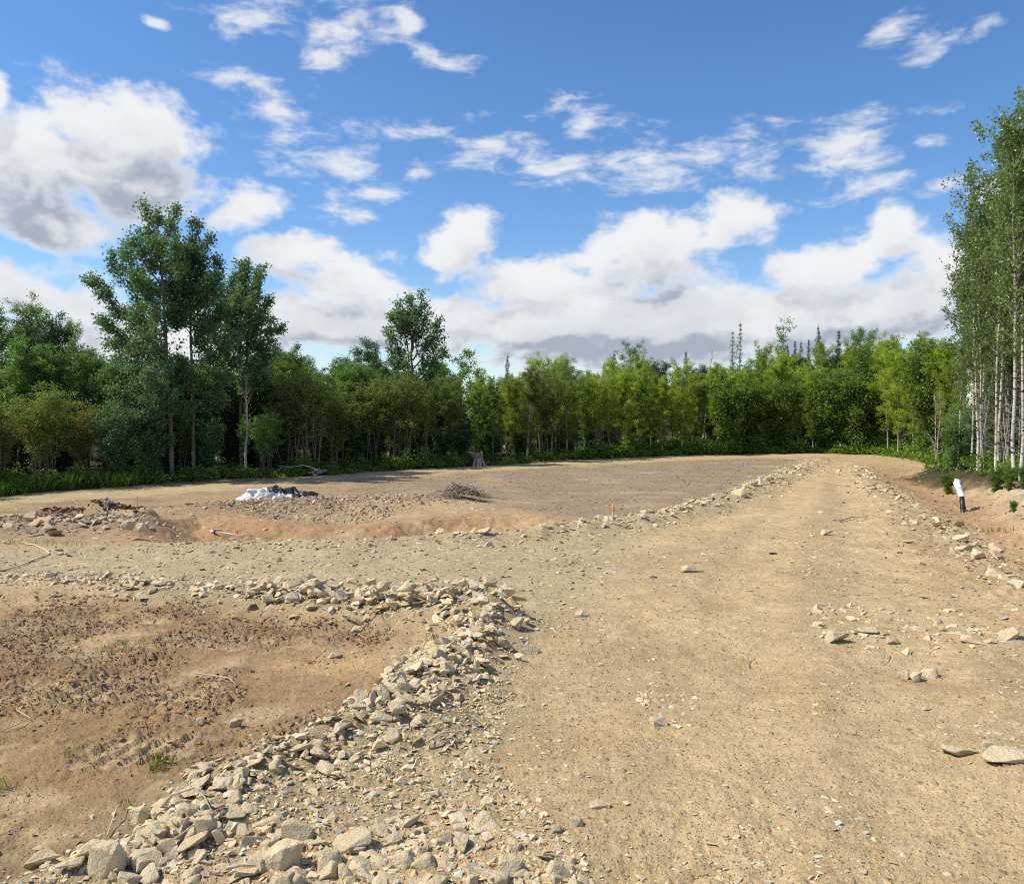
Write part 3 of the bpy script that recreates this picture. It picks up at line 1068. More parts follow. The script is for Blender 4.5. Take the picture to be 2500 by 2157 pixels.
# shown size: metres over metres away
pool.sort(key=lambda q: -q[3] / max(math.hypot(q[0], q[1]), 1.5))
def in_frame(q):
    px = W / 2 + F * q[0] / max(q[1], 0.1)
    return -20 < px < W + 20 and q[1] > 2.75
seen = [q for q in pool if in_frame(q)]
own, rest = seen[:235], seen[235:] + [q for q in pool if not in_frame(q)]
ZONE_LABEL = {
    'heap': ('angular grey-tan rock in the heap where the two gravel tracks fork', 'rocks in the heap at the fork'),
    'upper': ('grey rock along the edge between brown soil lot and side track', 'rocks edging the brown lot'),
    'slope': ('angular tan rock in the ridge running down beside the brown soil', 'rocks in the ridge beside the brown soil'),
    'corner': ('pale dusty stone lying among rubble at the near edge of the gravel', 'stones strewn across the near rubble'),
    'kerb': ('flat tan stone in the rubble line between road and dark field', 'stones lining the field'),
    'ditch': ('flat grey slab in the rubble verge between road and ditch', 'slabs along the ditch verge'),
    'mound': ('pinkish rock in the low rubble heap near the two buckets', 'rocks in the bucket-side heap'),
    'road': ('small stone lying loose on the packed gravel road', 'loose stones on the road'),
}


def rock_thing(x, y, z, s, label, group=None, proto=None, rot=None, scale=None):
    k = random.randrange(len(ROCK_ME)) if proto is None else proto
    o = obj('rock', ROCK_ME[k], M_ROCK, None, (x, y, z),
            rot or (random.gauss(0, 0.3), random.gauss(0, 0.3), random.uniform(0, 6.28)), scale or s)
    return tag(o, label, 'rock', group)


def finer(x, y, zone, lab, grp):
    px, py = W / 2 + F * x / y, HORIZON + F * CAMH / y
    if zone == 'corner':
        w = ('in the thin rubble between rock ridge and road' if py < 1930 else 'in the bottom rubble near the wedge-shaped boulder' if px < 520 else
             'in the bottom rubble around the broad pitted boulder' if px < 800 else 'in the bottom rubble behind the cubic pale stone' if px < 1060 else 'in the bottom rubble beside the road')
        return 'pale dusty stone ' + w, 'pale stones ' + w
    if zone == 'slope':
        w = ('just below the fork heap' if py < 1640 else 'halfway down beside the brown soil' if py < 1830 else 'at its low end near the bleached branch')
        return 'angular tan rock in the long ridge, ' + w, 'ridge rocks ' + w
    if zone == 'heap':
        w = 'on the top of' if px > 1020 else 'in the left arm of'
        return 'angular grey-tan rock ' + w + ' the heap at the track fork', 'rocks ' + w + ' the fork heap'
    return lab, grp


for x, y, z, s, zone in own:
    lab, grp = finer(x, y, zone, *ZONE_LABEL[zone])
    rock_thing(x, y, z, s, lab, grp, scale=(s * random.uniform(0.9, 1.2), s * random.uniform(0.8, 1.1), s * (random.uniform(0.7, 1.05) if zone in ('heap', 'slope', 'mound') else random.uniform(0.45, 0.95))))

# rocks one can point at: (px, py of the middle of its foot, width in px, proto, tallness, heading, label)
NAMED = [
    (235, 2150, 112, 1, 1.25, 0.5, 'large pale wedge-shaped boulder standing at the bottom edge near the soil'),
    (92, 2128, 82, 4, 0.95, 0.2, 'blocky pale boulder beside the wedge-shaped boulder, on dark soil'),
    (345, 2125, 88, 2, 0.8, 0.3, 'smooth oval rock just right of the wedge-shaped boulder'),
    (690, 2125, 112, 7, 1.0, 0.1, 'broad pitted tan boulder at the bottom edge, leftmost of two touching'),
    (790, 2135, 88, 10, 1.0, 0.9, 'squarish tan boulder touching the broad pitted boulder on its right'),
    (855, 2080, 112, 9, 0.9, 2.9, 'flat light slab tilted behind the two touching boulders'),
    (720, 2060, 84, 13, 1.1, 0.4, 'dust-covered brown slab leaning against smaller stones in the near rubble'),
    (985, 2120, 78, 8, 0.9, 0.7, 'cubic pale stone in the dense rubble along the bottom edge'),
    (1255, 2140, 96, 11, 0.9, 0.5, 'rounded pale block at the right end of the bottom rubble'),
    (366, 2060, 84, 14, 0.85, 0.0, 'long pale stone above the smooth oval rock near the soil edge'),
    (490, 2040, 72, 1, 1.0, 0.8, 'smooth flat-faced tan slab lying on its edge under a thin twig'),
    (435, 2010, 52, 7, 1.1, 1.2, 'grey-tan block under the bleached branch'),
    (510, 1985, 62, 2, 0.9, 0.6, 'rounded tan rock at the fork of the bleached branch'),
    (815, 1612, 42, 4, 0.9, 0.5, 'lone wedge rock on pale sand in the brown lot'),
    (869, 1545, 38, 10, 0.85, 0.2, 'small squared block lying in the lot below the long rubble line'),
    (574, 1775, 36, 7, 1.2, 0.4, 'upright pale stone standing in the middle of the brown lot'),
    (490, 1765, 30, 11, 0.9, 0.9, 'small dark-sided stone left of the upright pale stone in the lot'),
    (1295, 1600, 56, 13, 0.95, 0.2, 'lone faceted boulder on gravel just below the fork heap'),
    (1175, 1500, 54, 8, 1.7, 0.3, 'tall pointed rock crowning the heap at the fork'),
    (1425, 1508, 44, 2, 0.8, 0.6, 'single pale rock on the road right of the fork heap'),
    (2052, 1572, 66, 4, 0.95, 0.4, 'dark brown triangular rock on the road, biggest in the stony patch'),
    (2125, 1548, 56, 0, 0.8, 0.0, 'white flat stone just right of the dark triangular rock'),
    (2180, 1575, 42, 10, 0.8, 0.3, 'small pale rounded stone below the white flat stone'),
    (2470, 1562, 60, 3, 1.0, 0.1, 'thick slab with dark front face near the right edge of the road'),
    (2395, 1575, 66, 12, 0.7, -0.6, 'long flat tan slab left of the thick dark-faced slab'),
    (2215, 1655, 34, 8, 0.9, 0.8, 'dark squarish stone at the left of a trio on the road'),
    (2245, 1660, 36, 7, 0.9, 0.2, 'brown middle stone of a trio on the road'),
    (2285, 1658, 58, 11, 0.75, 0.5, 'white ridged stone at the right of a trio on the road'),
    (2470, 1866, 122, 3, 0.6, 0.15, 'biggest thick slab half buried at the right edge of the road'),
    (2362, 1850, 90, 6, 0.55, 0.3, 'flat pale slab left of the biggest half-buried slab'),
    (2420, 1835, 42, 1, 0.9, 0.6, 'small dark-faced rock wedged between the two right-edge slabs'),
    (1612, 1775, 56, 2, 0.7, 0.1, 'flat dark-edged rock alone on the road below a gravel clump'),
    (2268, 1738, 28, 4, 0.8, 0.2, 'small dark triangular stone alone on the right of the road'),
    (1465, 1975, 60, 9, 0.7, -0.2, 'flat pale stone alone on the road near the bottom rubble'),
    (1355, 2035, 38, 10, 0.9, 0.4, 'small white rounded stone on the road edge near bottom rubble'),
    (1405, 2020, 52, 1, 0.8, 0.3, 'tilted tan stone beside a small white rounded stone'),
    (1812, 1210, 48, 8, 0.8, 0.5, 'large pale slab at the field edge below the white pipe stub'),
    (72, 1298, 28, 13, 1.0, 0.6, 'upright pinkish rock in front of the heap left of the buckets'),
    (310, 1288, 36, 7, 0.95, 0.2, 'broad pale rock at the right end of the pinkish heap'),
    (342, 1292, 26, 11, 1.2, 0.5, 'rounded upright rock ending the pinkish heap on its right'),
    (650, 1465, 34, 2, 0.8, 0.2, 'grey slab in the middle of the stones edging the lot'),
    (1694, 1398, 60, 12, 0.8, 0.1, 'low tan rock clump lying on the road right of the side track'),
    (2022, 1306, 32, 4, 0.9, 0.3, 'dark knobbly rock standing in the crown of the road'),
    (2352, 1318, 46, 3, 0.7, 0.0, 'uppermost flat slab stacked on the ditch verge'),
    (2370, 1345, 52, 6, 0.7, 0.2, 'pale flat slab lying on the ditch verge below the stacked slab'),
    (2395, 1362, 44, 10, 0.8, 0.5, 'grey cube-like rock at the lower end of the ditch verge'),
]
for px, py, wpx, k, tall, head, lab in NAMED:
    x, y = ground(px, py)
    z = tz(x, y)
    x, y = ground(px, py, z)
    s = wpx / F * math.hypot(y, x) * 1.04
    rock_thing(x, y + s * 0.3, z + s * 0.11 * tall, s, lab, None, k, (random.gauss(0, 0.08), random.gauss(0, 0.12), head),
               (s, s * 0.9, s * tall))

# the rest of the larger stones, and the small ones
rp = np.array([(q[0], q[1], q[2]) for q in rest])
rs = np.array([q[3] for q in rest])
rt = tints(len(rest), TAN)
pinkish = np.array([q[4] == 'mound' for q in rest])
rt[pinkish] = tints(pinkish.sum(), PINK)
scatter('rubble', [plain_rock(500 + i, 1.0 if i % 3 else 0.55) for i in range(12)], rp, rs, 0.35, rt, M_RUBBLE, 'grey-tan rubble stones strewn along the gravel tracks', 'rubble', rng.uniform(0.45, 1.0, len(rest)))


def small(name, p, s, base, label, cat, tilt=0.3, var=0.2, squash=None, sink=0.12, mat=None):
    return scatter(name, PEBS, on_ground(p, s, sink), s, tilt, tints(len(p), base, var), mat or M_RUBBLE, label, cat, squash)


p = np.vstack([along(P_BERM_TOP, 2600, 0.22, 0.1, 1.0), along(P_BERM_DOWN, 3200, 0.24, 0, 1.0), in_poly(P_SPREAD, 4200)])
small('gravel', p, sizes(len(p), 0.012, 0.055, 1.8), TAN, 'small broken stones filling between the larger rocks', 'gravel')
p = np.vstack([along(P_FIELD_EDGE, 4200, 0.36, 0.1, 1.0), along(P_ROAD_RIGHT, 2200, 0.38), in_poly(P_BRANCH, 2200), along(P_FIELD_EDGE, 1500, 0.5, 0.75, 1)])
small('gravel', p, sizes(len(p), 0.025, 0.12, 2.4), GREY, 'flat shale chips along the field edge and verge', 'gravel', 0.2, 0.2, rng.uniform(0.4, 0.9, len(p)))
p = np.vstack([along(P_RUBBLE_MOUND, 2200, 0.40), in_poly(G([(480, 1238), (560, 1228), (1010, 1222), (1060, 1232), (960, 1258), (880, 1280), (720, 1276), (540, 1258)]), 1900), along(P_LEFT_MOUND, 1100, 0.36), along(P_LEFT_MOUND, 250, 0.3)])
small('rubble', p, sizes(len(p), 0.03, 0.13, 2.4), PINK, 'pinkish broken rubble in the low mounds by the pit', 'rubble', 0.5)
# stones pressed into the road
def road_pts(n, lo=2.6, hi=32):
    u = rng.uniform(1 / hi, 1 / lo, n)
    y = 1 / u
    x = rng.uniform(-0.72, 0.75, n) * (y + 1.0)
    pt = np.stack([x, y], -1)
    keep = (poly_sd(x, y, P_LOT) > 0.05) & (poly_sd(x, y, P_FOREST) > 0.3) & (poly_sd(x, y, P_FIELD) > -0.2)
    return pt[keep]
p = road_pts(22000)
dens = fbm(p[:, 0] * 0.8, p[:, 1] * 0.8, 21, 3)
p = p[dens + rng.normal(0, 0.2, len(p)) - 0.35 * wheel_mask(p[:, 0], p[:, 1]) > -0.06]
s = sizes(len(p), 0.014, 0.075, 2.2) * np.clip(p[:, 1] / 6, 0.8, 2.0)
small('gravel', p, s, TAN, 'flat pale chips pressed into the packed road', 'gravel', 0.12, 0.18, rng.uniform(0.3, 0.8, len(p)), 0.16)
p = road_pts(30000, 2.6, 16)
small('gravel', p, sizes(len(p), 0.006, 0.026, 1.8) * np.clip(p[:, 1] / 5, 0.8, 2.2), (0.39, 0.305, 0.19), 'fine loose grit and crumbs over the road', 'gravel', 0.5, 0.3)
# clods in the lot
p = in_poly(P_LOT[(P_LOT[:, 0] > -20)], 100000)
p = p[(p[:, 1] > 2.6) & (np.abs(p[:, 0]) < p[:, 1] * 0.8 + 0.5)]
cm = fbm(p[:, 0] * 0.9 + 3, p[:, 1] * 0.65, 41, 4)
p = p[(cm + rng.normal(0, 0.13, len(p)) > 0.07)]
M_CLOD = mat_rock('soil_clod', True, (1, 1, 1), (0.8, 0.78, 0.75))
small('dirt', p, sizes(len(p), 0.008, 0.060, 2.3), DIRT, 'crumbly brown clods churned up over the soil lot', 'dirt', 0.6, 0.2, None, 0.17, M_CLOD)
p = in_poly(P_FIELD, 5200)
small('dirt', p, sizes(len(p), 0.025, 0.09, 2.2), (0.34, 0.275, 0.195), 'lumps of grey topsoil over the dark field', 'dirt', 0.5, 0.3, rng.uniform(0.25, 0.6, len(p)), 0.14, M_CLOD)
p = np.vstack([along(P_DIRT_BENCH, 260, 0.13), along(P_DIRT_LEFT, 330, 0.22)])
small('dirt', p, sizes(len(p), 0.03, 0.11, 1.8), (0.13, 0.075, 0.045), 'dark dug clods piled by the bucket', 'dirt', 0.6, 0.25, None, 0.0, M_CLOD)
p = along(P_DITCH, 3600, 0.95)
small('dirt', p, sizes(len(p), 0.02, 0.10, 2.4), (0.42, 0.31, 0.20), 'orange-brown crumbs and stones in the ditch', 'dirt', 0.5, 0.3, None, 0.1, M_CLOD)
# ---------------------------------------------------------------- trees
def unit(v):
    return v / (np.linalg.norm(v, axis=-1, keepdims=True) + 1e-12)


class Tree:
    """wood as tubes and leaves as small folded blades, grown from branch lines"""
    def __init__(self, seed):
        self.r = np.random.default_rng(seed)
        self.wood = Tubes()
        self.tw_a, self.tw_b, self.tw_w = [], [], []      # leafy twigs: start, end, share of leaves

    def line(self, a, b, n=6, sag=0.0, wob=0.03, up=0.0):
        a, b = np.asarray(a, float), np.asarray(b, float)
        t = np.linspace(0, 1, n)[:, None]
        p = a + (b - a) * t
        L = np.linalg.norm(b - a)
        p = p + np.sin(t * math.pi) * np.array([0, 0, -sag * L])[None]
        w = self.r.normal(0, wob * L, (n, 3)) * np.sin(t * math.pi) ** 0.5
        w[:, 2] *= 0.4
        return p + w

    def twigs(self, path, dens, length, r0, start=0.25, spread=0.9, rise=0.35, side=3, wood=True, taper=True):
        seg = np.linalg.norm(np.diff(path, axis=0), axis=1)
        L = seg.sum()
        n = max(2, int(dens * L))
        cum = np.concatenate([[0], np.cumsum(seg)]) / L
        for t in np.append(self.r.uniform(start, 1.0, n), 1.0):
            p = np.array([np.interp(t, cum, path[:, k]) for k in range(3)])
            i = min(len(path) - 2, int(t * (len(path) - 1)))
            d = unit(path[i + 1] - path[i])
            q = unit(d * (1 - spread * 0.5) + self.r.normal(0, spread * 0.75, 3) + np.array([0, 0, rise]))
            ln = length * self.r.uniform(0.5, 1.25) * ((1.25 - 0.65 * t) if taper else 1.0)
            e = p + q * ln
            if wood:
                self.wood.add([p, (p + e) / 2 + self.r.normal(0, 0.05 * ln, 3), e], [r0, r0 * 0.7, r0 * 0.3], side, False)
            self.tw_a.append(p + q * ln * 0.12)
            self.tw_b.append(e)
            self.tw_w.append(ln)

    def leaves(self, n, ll, lw, jit, droop=0.5, fold=0.18):
        r = self.r
        A, B, Wt = np.array(self.tw_a), np.array(self.tw_b), np.array(self.tw_w)
        k = r.choice(len(A), n, p=Wt / Wt.sum())
        t = r.uniform(0, 1, n)[:, None] ** 0.8
        c = A[k] + (B[k] - A[k]) * t + r.normal(0, jit, (n, 3))
        ax = unit(r.normal(0, 1, (n, 3)) + 0.5 * unit(B[k] - A[k]) + np.array([0, 0, -droop]))
        sd = unit(np.cross(ax, unit(r.normal(0, 1, (n, 3)) + np.array([0, 0, 0.9]))))
        nr = np.cross(sd, ax)
        s = r.uniform(0.65, 1.2, n)[:, None]
        f = nr * lw * fold * s
        V = np.stack([c, c + ax * ll * 0.42 * s + sd * lw * 0.5 * s + f, c + ax * ll * s, c + ax * ll * 0.42 * s - sd * lw * 0.5 * s + f], 1)
        clump = r.uniform(0, 1, len(A))[k]
        tint = np.zeros((n, 3))
        tint[:, 0] = np.clip(0.5 * clump + 0.5 * r.uniform(0, 1, n), 0, 1)
        tint[:, 1] = np.clip(0.6 * r.uniform(0, 1, len(A))[k] + 0.4 * r.uniform(0, 1, n), 0, 1)
        q = np.arange(n * 4).reshape(n, 4)
        tri = np.concatenate([q[:, [0, 1, 2]], q[:, [0, 2, 3]]])
        return mesh_np('crown', V.reshape(-1, 3), tri, np.repeat(tint, 4, axis=0))


def stem_path(T, H, lean, base=(0, 0), n=9, wob=0.012):
    t = np.linspace(0, 1, n)
    x = base[0] + lean[0] * t ** 1.4 * H + np.cumsum(T.r.normal(0, wob * H / n ** 0.5, n)) * (t > 0)
    y = base[1] + lean[1] * t ** 1.4 * H + np.cumsum(T.r.normal(0, wob * H / n ** 0.5, n)) * (t > 0)
    return np.stack([x, y, t * H - 0.06], -1)


def broadleaf(seed, H, r0, stems=1, lo=0.3, wid=0.18, nb=34, up=(35, 65), tw=(7, 0.34), nleaf=9000, leaf=(0.075, 0.055), jit=0.07,
              top=0.75, fan=0.0, sides=6, dead=0, droop=0.5, foot=0.05, tilt=0.012):
    """wid: crown half width over height; top: how pointed"""
    T = Tree(seed)
    r = T.r
    for s in range(stems):
        h = H * (1.0 if s == 0 else r.uniform(0.72, 0.98))
        ang = r.uniform(0, 6.28)
        fl = fan * r.uniform(0.35, 1.0) if stems > 1 else 0.0
        lean = (math.cos(ang) * fl + r.normal(0, tilt), math.sin(ang) * fl + r.normal(0, tilt))
        b = (r.normal(0, foot * (stems > 1)), r.normal(0, foot * (stems > 1)))
        path = stem_path(T, h, lean, b)
        rr = r0 * (1.0 if s == 0 else r.uniform(0.6, 0.95))
        t = np.linspace(0, 1, len(path))
        T.wood.add(path, rr * (1 - t) ** 0.8 + 0.004, sides)
        n = max(6, int(nb * (1.0 if s == 0 else 0.8)))
        for i in range(n):
            u = (i + r.uniform(0, 1)) / n
            tt = lo + (0.98 - lo) * u
            p = np.array([np.interp(tt, t, path[:, k]) for k in range(3)])
            az = i * 2.399 + r.normal(0, 0.4)
            prof = (math.sin(math.pi * min(1.0, (0.12 + 0.88 * (1 - u) ** top * 1.0))) ** 0.75 if u < 0.999 else 0.1)
            prof = max(prof, 0.12)
            L = H * wid * prof * r.uniform(0.65, 1.25)
            e = math.radians(up[0] + (up[1] - up[0]) * u + r.normal(0, 9))
            q = np.array([math.cos(az) * math.cos(e), math.sin(az) * math.cos(e), math.sin(e)])
            br = T.line(p, p + q * L / max(0.45, math.cos(e)) ** 0.5, 5, -0.06, 0.03)
            rad = max(0.004, rr * (1 - tt) * 0.45)
            T.wood.add(br, np.linspace(rad, 0.003, 5), 4 if r0 > 0.05 else 3, False)
            T.twigs(br, tw[0], tw[1], 0.003, 0.15 if L < 0.6 else 0.3)
        T.twigs(path[-4:], tw[0] * 1.5, tw[1] * 0.8, 0.003, 0.2)
        for i in range(dead):
            tt = r.uniform(0.08, lo)
            p = np.array([np.interp(tt, t, path[:, k]) for k in range(3)])
            q = unit(np.array([r.normal(), r.normal(), r.uniform(0.1, 0.9)]))
            br = T.line(p, p + q * r.uniform(0.2, 0.7), 4, 0.05, 0.08)
            T.wood.add(br, np.linspace(0.005, 0.002, 4), 3, False)
    return T.wood.mesh('trunk'), T.leaves(nleaf, leaf[0], leaf[1], jit, droop)


def spruce(seed, H, wid, nleaf, sparse=False):
    T = Tree(seed)
    r = T.r
    path = stem_path(T, H, (0, 0), n=8, wob=0.004)
    T.wood.add(path, np.linspace(0.012 * H, 0.006, 8), 5)
    z = 0.10 * H if not sparse else 0.25 * H
    while z < H * 0.985:
        u = z / H
        L = wid * H * (1 - u) ** 0.85 * r.uniform(0.75, 1.15) + 0.03
        for i in range(6 if not sparse else 4):
            az = r.uniform(0, 6.28)
            L2 = L * r.uniform(0.6, 1.1)
            e = -0.25 + 0.75 * u
            q = np.array([math.cos(az), math.sin(az), math.sin(e) + (0.1 if not sparse else 0.3)])
            p = np.array([np.interp(z, path[:, 2], path[:, 0]), np.interp(z, path[:, 2], path[:, 1]), z])
            br = T.line(p, p + q * L2, 4, 0.10, 0.02)
            T.wood.add(br, np.linspace(0.009, 0.003, 4), 3, False)
            T.twigs(br, 9, 0.05 + 0.30 * L2, 0.002, 0.1, 0.7, -0.05, 3, False)
        z += (0.22 if not sparse else 0.30) * r.uniform(0.8, 1.2)
    T.tw_a.append(path[-1] - [0, 0, 0.3]); T.tw_b.append(path[-1] + [0, 0, 0.08]); T.tw_w.append(0.4)
    return T.wood.mesh('trunk'), T.leaves(nleaf, 0.12 if not sparse else 0.08, 0.032, 0.035, 0.0)


def bare(seed, H, r0, nb, lo=0.2, spread=(25, 60), stems=1, fan=0.1):
    T = Tree(seed)
    r = T.r
    for s in range(stems):
        ang = r.uniform(0, 6.28)
        path = stem_path(T, H * r.uniform(0.8, 1.0), (math.cos(ang) * fan, math.sin(ang) * fan), n=9, wob=0.02)
        t = np.linspace(0, 1, 9)
        T.wood.add(path, r0 * (1 - t) + 0.006, 6)
        for i in range(nb):
            tt = r.uniform(lo, 0.97)
            p = np.array([np.interp(tt, t, path[:, k]) for k in range(3)])
            az, e = r.uniform(0, 6.28), math.radians(r.uniform(*spread))
            q = np.array([math.cos(az) * math.cos(e), math.sin(az) * math.cos(e), math.sin(e)])
            L = H * 0.26 * (1.15 - tt) * r.uniform(0.5, 1.2)
            br = T.line(p, p + q * L, 6, -0.08, 0.05)
            T.wood.add(br, np.linspace(r0 * 0.35 * (1.1 - tt) + 0.004, 0.003, 6), 4, False)
            T.twigs(br, 5, 0.3 * L + 0.08, 0.003, 0.3)
    return T.wood.mesh('trunk')


PROTO = {}
PROTO['birch'] = [broadleaf(11, 5.6, 0.045, 1, 0.15, 0.17, 40, (40, 68), (7, 0.30), 15500, (0.056, 0.042), 0.06),
                  broadleaf(12, 5.6, 0.040, 2, 0.20, 0.15, 30, (42, 70), (7, 0.30), 16500, (0.056, 0.042), 0.06, fan=0.05),
                  broadleaf(13, 5.6, 0.042, 1, 0.26, 0.20, 36, (35, 65), (7, 0.34), 14500, (0.058, 0.044), 0.07),
                  broadleaf(14, 5.6, 0.038, 3, 0.12, 0.14, 26, (45, 72), (7, 0.28), 17500, (0.055, 0.042), 0.06, fan=0.08),
                  broadleaf(15, 5.6, 0.044, 1, 0.18, 0.19, 44, (30, 66), (7, 0.32), 17000, (0.056, 0.042), 0.07)]
PROTO['mid'] = [broadleaf(21, 5.8, 0.05, 1, 0.22, 0.20, 36, (32, 66), (6, 0.36), 16000, (0.068, 0.052), 0.08),
                broadleaf(22, 5.8, 0.05, 1, 0.30, 0.17, 34, (40, 70), (6, 0.36), 14000, (0.068, 0.052), 0.08),
                broadleaf(23, 5.8, 0.045, 2, 0.20, 0.18, 30, (38, 68), (6, 0.34), 17000, (0.066, 0.05), 0.08, fan=0.06)]
PROTO['alder'] = [broadleaf(31, 3.3, 0.020, 12, 0.40, 0.24, 13, (25, 60), (7, 0.26), 14500, (0.055, 0.042), 0.06, 0.7, 0.20, 4, 3, foot=0.20),
                  broadleaf(32, 3.3, 0.020, 14, 0.44, 0.22, 12, (25, 60), (7, 0.26), 14500, (0.055, 0.042), 0.06, 0.7, 0.24, 4, 3, foot=0.20),
                  broadleaf(33, 3.3, 0.022, 11, 0.36, 0.24, 14, (25, 60), (7, 0.26), 14500, (0.055, 0.042), 0.06, 0.7, 0.17, 4, 3, foot=0.20)]
PROTO['bush'] = [broadleaf(41, 2.4, 0.016, 9, 0.10, 0.26, 14, (15, 60), (7, 0.26), 10500, (0.07, 0.055), 0.07, 0.6, 0.22, 4),
                 broadleaf(42, 2.4, 0.016, 7, 0.08, 0.30, 16, (10, 58), (7, 0.28), 10500, (0.075, 0.06), 0.08, 0.6, 0.20, 4)]
PROTO['sapling'] = [broadleaf(51, 3.4, 0.014, 1, 0.22, 0.15, 24, (30, 60), (7, 0.22), 3200, (0.075, 0.058), 0.05, sides=4),
                    broadleaf(52, 3.4, 0.016, 1, 0.35, 0.13, 22, (30, 65), (7, 0.22), 2600, (0.07, 0.055), 0.05, sides=4),
                    broadleaf(53, 3.4, 0.014, 2, 0.30, 0.14, 20, (30, 60), (7, 0.22), 3600, (0.07, 0.055), 0.05, fan=0.06, sides=4)]
PROTO['spruce'] = [spruce(61, 9.0, 0.125, 17000), spruce(62, 9.0, 0.105, 14000)]
PROTO['larch'] = [spruce(63, 9.0, 0.08, 4200, True)]
PROTO['white'] = [broadleaf(71, 9.6, 0.047, 1, 0.36, 0.145, 62, (48, 72), (5, 0.36), 7200, (0.080, 0.064), 0.06, 0.85, sides=8, dead=26, droop=0.9, tilt=0.045),
                  broadleaf(72, 9.6, 0.042, 1, 0.42, 0.130, 58, (50, 74), (5, 0.36), 6200, (0.080, 0.064), 0.06, 0.85, sides=8, dead=26, droop=0.9, tilt=0.045),
                  broadleaf(73, 9.6, 0.040, 2, 0.38, 0.125, 50, (48, 74), (5, 0.34), 7800, (0.078, 0.062), 0.06, 0.85, fan=0.06, sides=8, dead=20, droop=0.9, tilt=0.04)]
PROTO['pole'] = [broadleaf(81, 7.0, 0.024, 1, 0.50, 0.085, 26, (50, 72), (6, 0.26), 3600, (0.062, 0.05), 0.06, sides=5, dead=22, droop=0.8, tilt=0.05),
                 broadleaf(82, 7.0, 0.020, 2, 0.45, 0.085, 24, (50, 72), (6, 0.26), 4200, (0.062, 0.05), 0.06, fan=0.07, sides=5, dead=20, droop=0.8, tilt=0.05)]
PROTO['round'] = [broadleaf(91, 7.5, 0.06, 2, 0.40, 0.17, 26, (35, 65), (5, 0.40), 7000, (0.08, 0.062), 0.08, 0.55, fan=0.07)]
PROTO['sparse'] = [broadleaf(92, 7.5, 0.04, 1, 0.62, 0.10, 14, (30, 60), (4, 0.32), 1300, (0.08, 0.065), 0.07, 0.6)]
PROTO['crownlet'] = [broadleaf(93, 5.5, 0.05, 1, 0.42, 0.20, 22, (25, 55), (4, 0.36), 3600, (0.09, 0.072), 0.08, 0.6)]

KIND_MAT = {'birch': (M_BARK_PALE, M_LEAF_BIRCH), 'mid': (M_BARK_GREY, M_LEAF_MID), 'alder': (M_BARK_ALDER, M_LEAF_ALDER),
            'bush': (M_BARK_GREY, M_LEAF_DARK), 'sapling': (M_BARK_PALE, M_LEAF_SHRUB), 'spruce': (M_BARK_DARK, M_NEEDLE),
            'larch': (M_BARK_GREY, M_LEAF_MID), 'white': (M_BARK_BIRCH, M_LEAF_WHITEB), 'pole': (M_BARK_PALE, M_LEAF_WHITEB),
            'round': (M_BARK_GREY, M_LEAF_MID), 'sparse': (M_BARK_GREY, M_LEAF_MID), 'crownlet': (M_BARK_GREY, M_LEAF_POP)}
KIND_NAME = {'birch': 'birch_tree', 'mid': 'broadleaf_tree', 'alder': 'alder_shrub', 'bush': 'bush', 'sapling': 'sapling', 'spruce': 'spruce_tree',
             'larch': 'larch_tree', 'white': 'white_birch_tree', 'pole': 'slender_tree', 'round': 'broadleaf_tree', 'sparse': 'broadleaf_tree',
             'crownlet': 'broadleaf_tree'}
TR = random.Random(99)


def crown_top(me):
    z = np.empty(len(me.vertices) * 3, np.float32)
    me.vertices.foreach_get('co', z)
    return float(np.percentile(z[2::3], 99.6))


PROTO_H = {k: [crown_top(lm) for _, lm in v] for k, v in PROTO.items()}


def plant(kind, x, y, h, label, cat, group=None, leaf=None, bark=None, var=None, rz=None, wide=1.0):
    protos = PROTO[kind]
    k = TR.randrange(len(protos)) if var is None else var
    wm, lm = protos[k]
    bk, lf = KIND_MAT[kind]
    bk, lf = bark or bk, leaf or lf
    s = h / PROTO_H[kind][k]
    if kind in ('birch', 'mid'):
        wide = wide * 1.34
    root = empty(KIND_NAME[kind], (x, y, tz(x, y) - 0.02), TR.uniform(0, 6.28) if rz is None else rz, (s * wide, s * wide, s))
    for nm, me, mt in (('trunk', wm, bk), ('crown', lm, lf)):
        if not me.materials:
            me.materials.append(mt)
        o = obj(nm, me, None, root)
        if me.materials[0] != mt:                  # the mesh is shared; only the slot of this copy differs
            o.material_slots[0].link = 'OBJECT'
            o.material_slots[0].material = mt
    return tag(root, label, cat, group)


EP = np.array(EDGE_PX, float)
EDGE_Y = np.array([ground(a, b)[1] for a, b in EDGE_PX])


def edge_depth(px):
    return float(np.interp(px, EP[:, 0], EDGE_Y))


SKYLINE = np.array([(-900, 790), (-300, 800), (0, 800), (60, 790), (120, 835), (200, 840), (290, 845), (560, 885), (650, 870), (700, 852), (780, 872), (860, 855),
                    (950, 885), (1060, 880), (1100, 900), (1200, 925), (1280, 890), (1400, 880), (1480, 890), (1560, 860), (1650, 885), (1750, 880),
                    (1830, 855), (1950, 852), (2050, 842), (2150, 822), (2250, 832), (2330, 805), (2700, 760)], float)


def sky_y(px):
    return float(np.interp(px, SKYLINE[:, 0], SKYLINE[:, 1]))


def zone(px):
    return ('behind the buckets' if px < 330 else 'under the tall poplars' if px < 700 else 'behind the tarp' if px < 1180
            else 'behind the dark field' if px < 1780 else 'at the end of the gravel road')


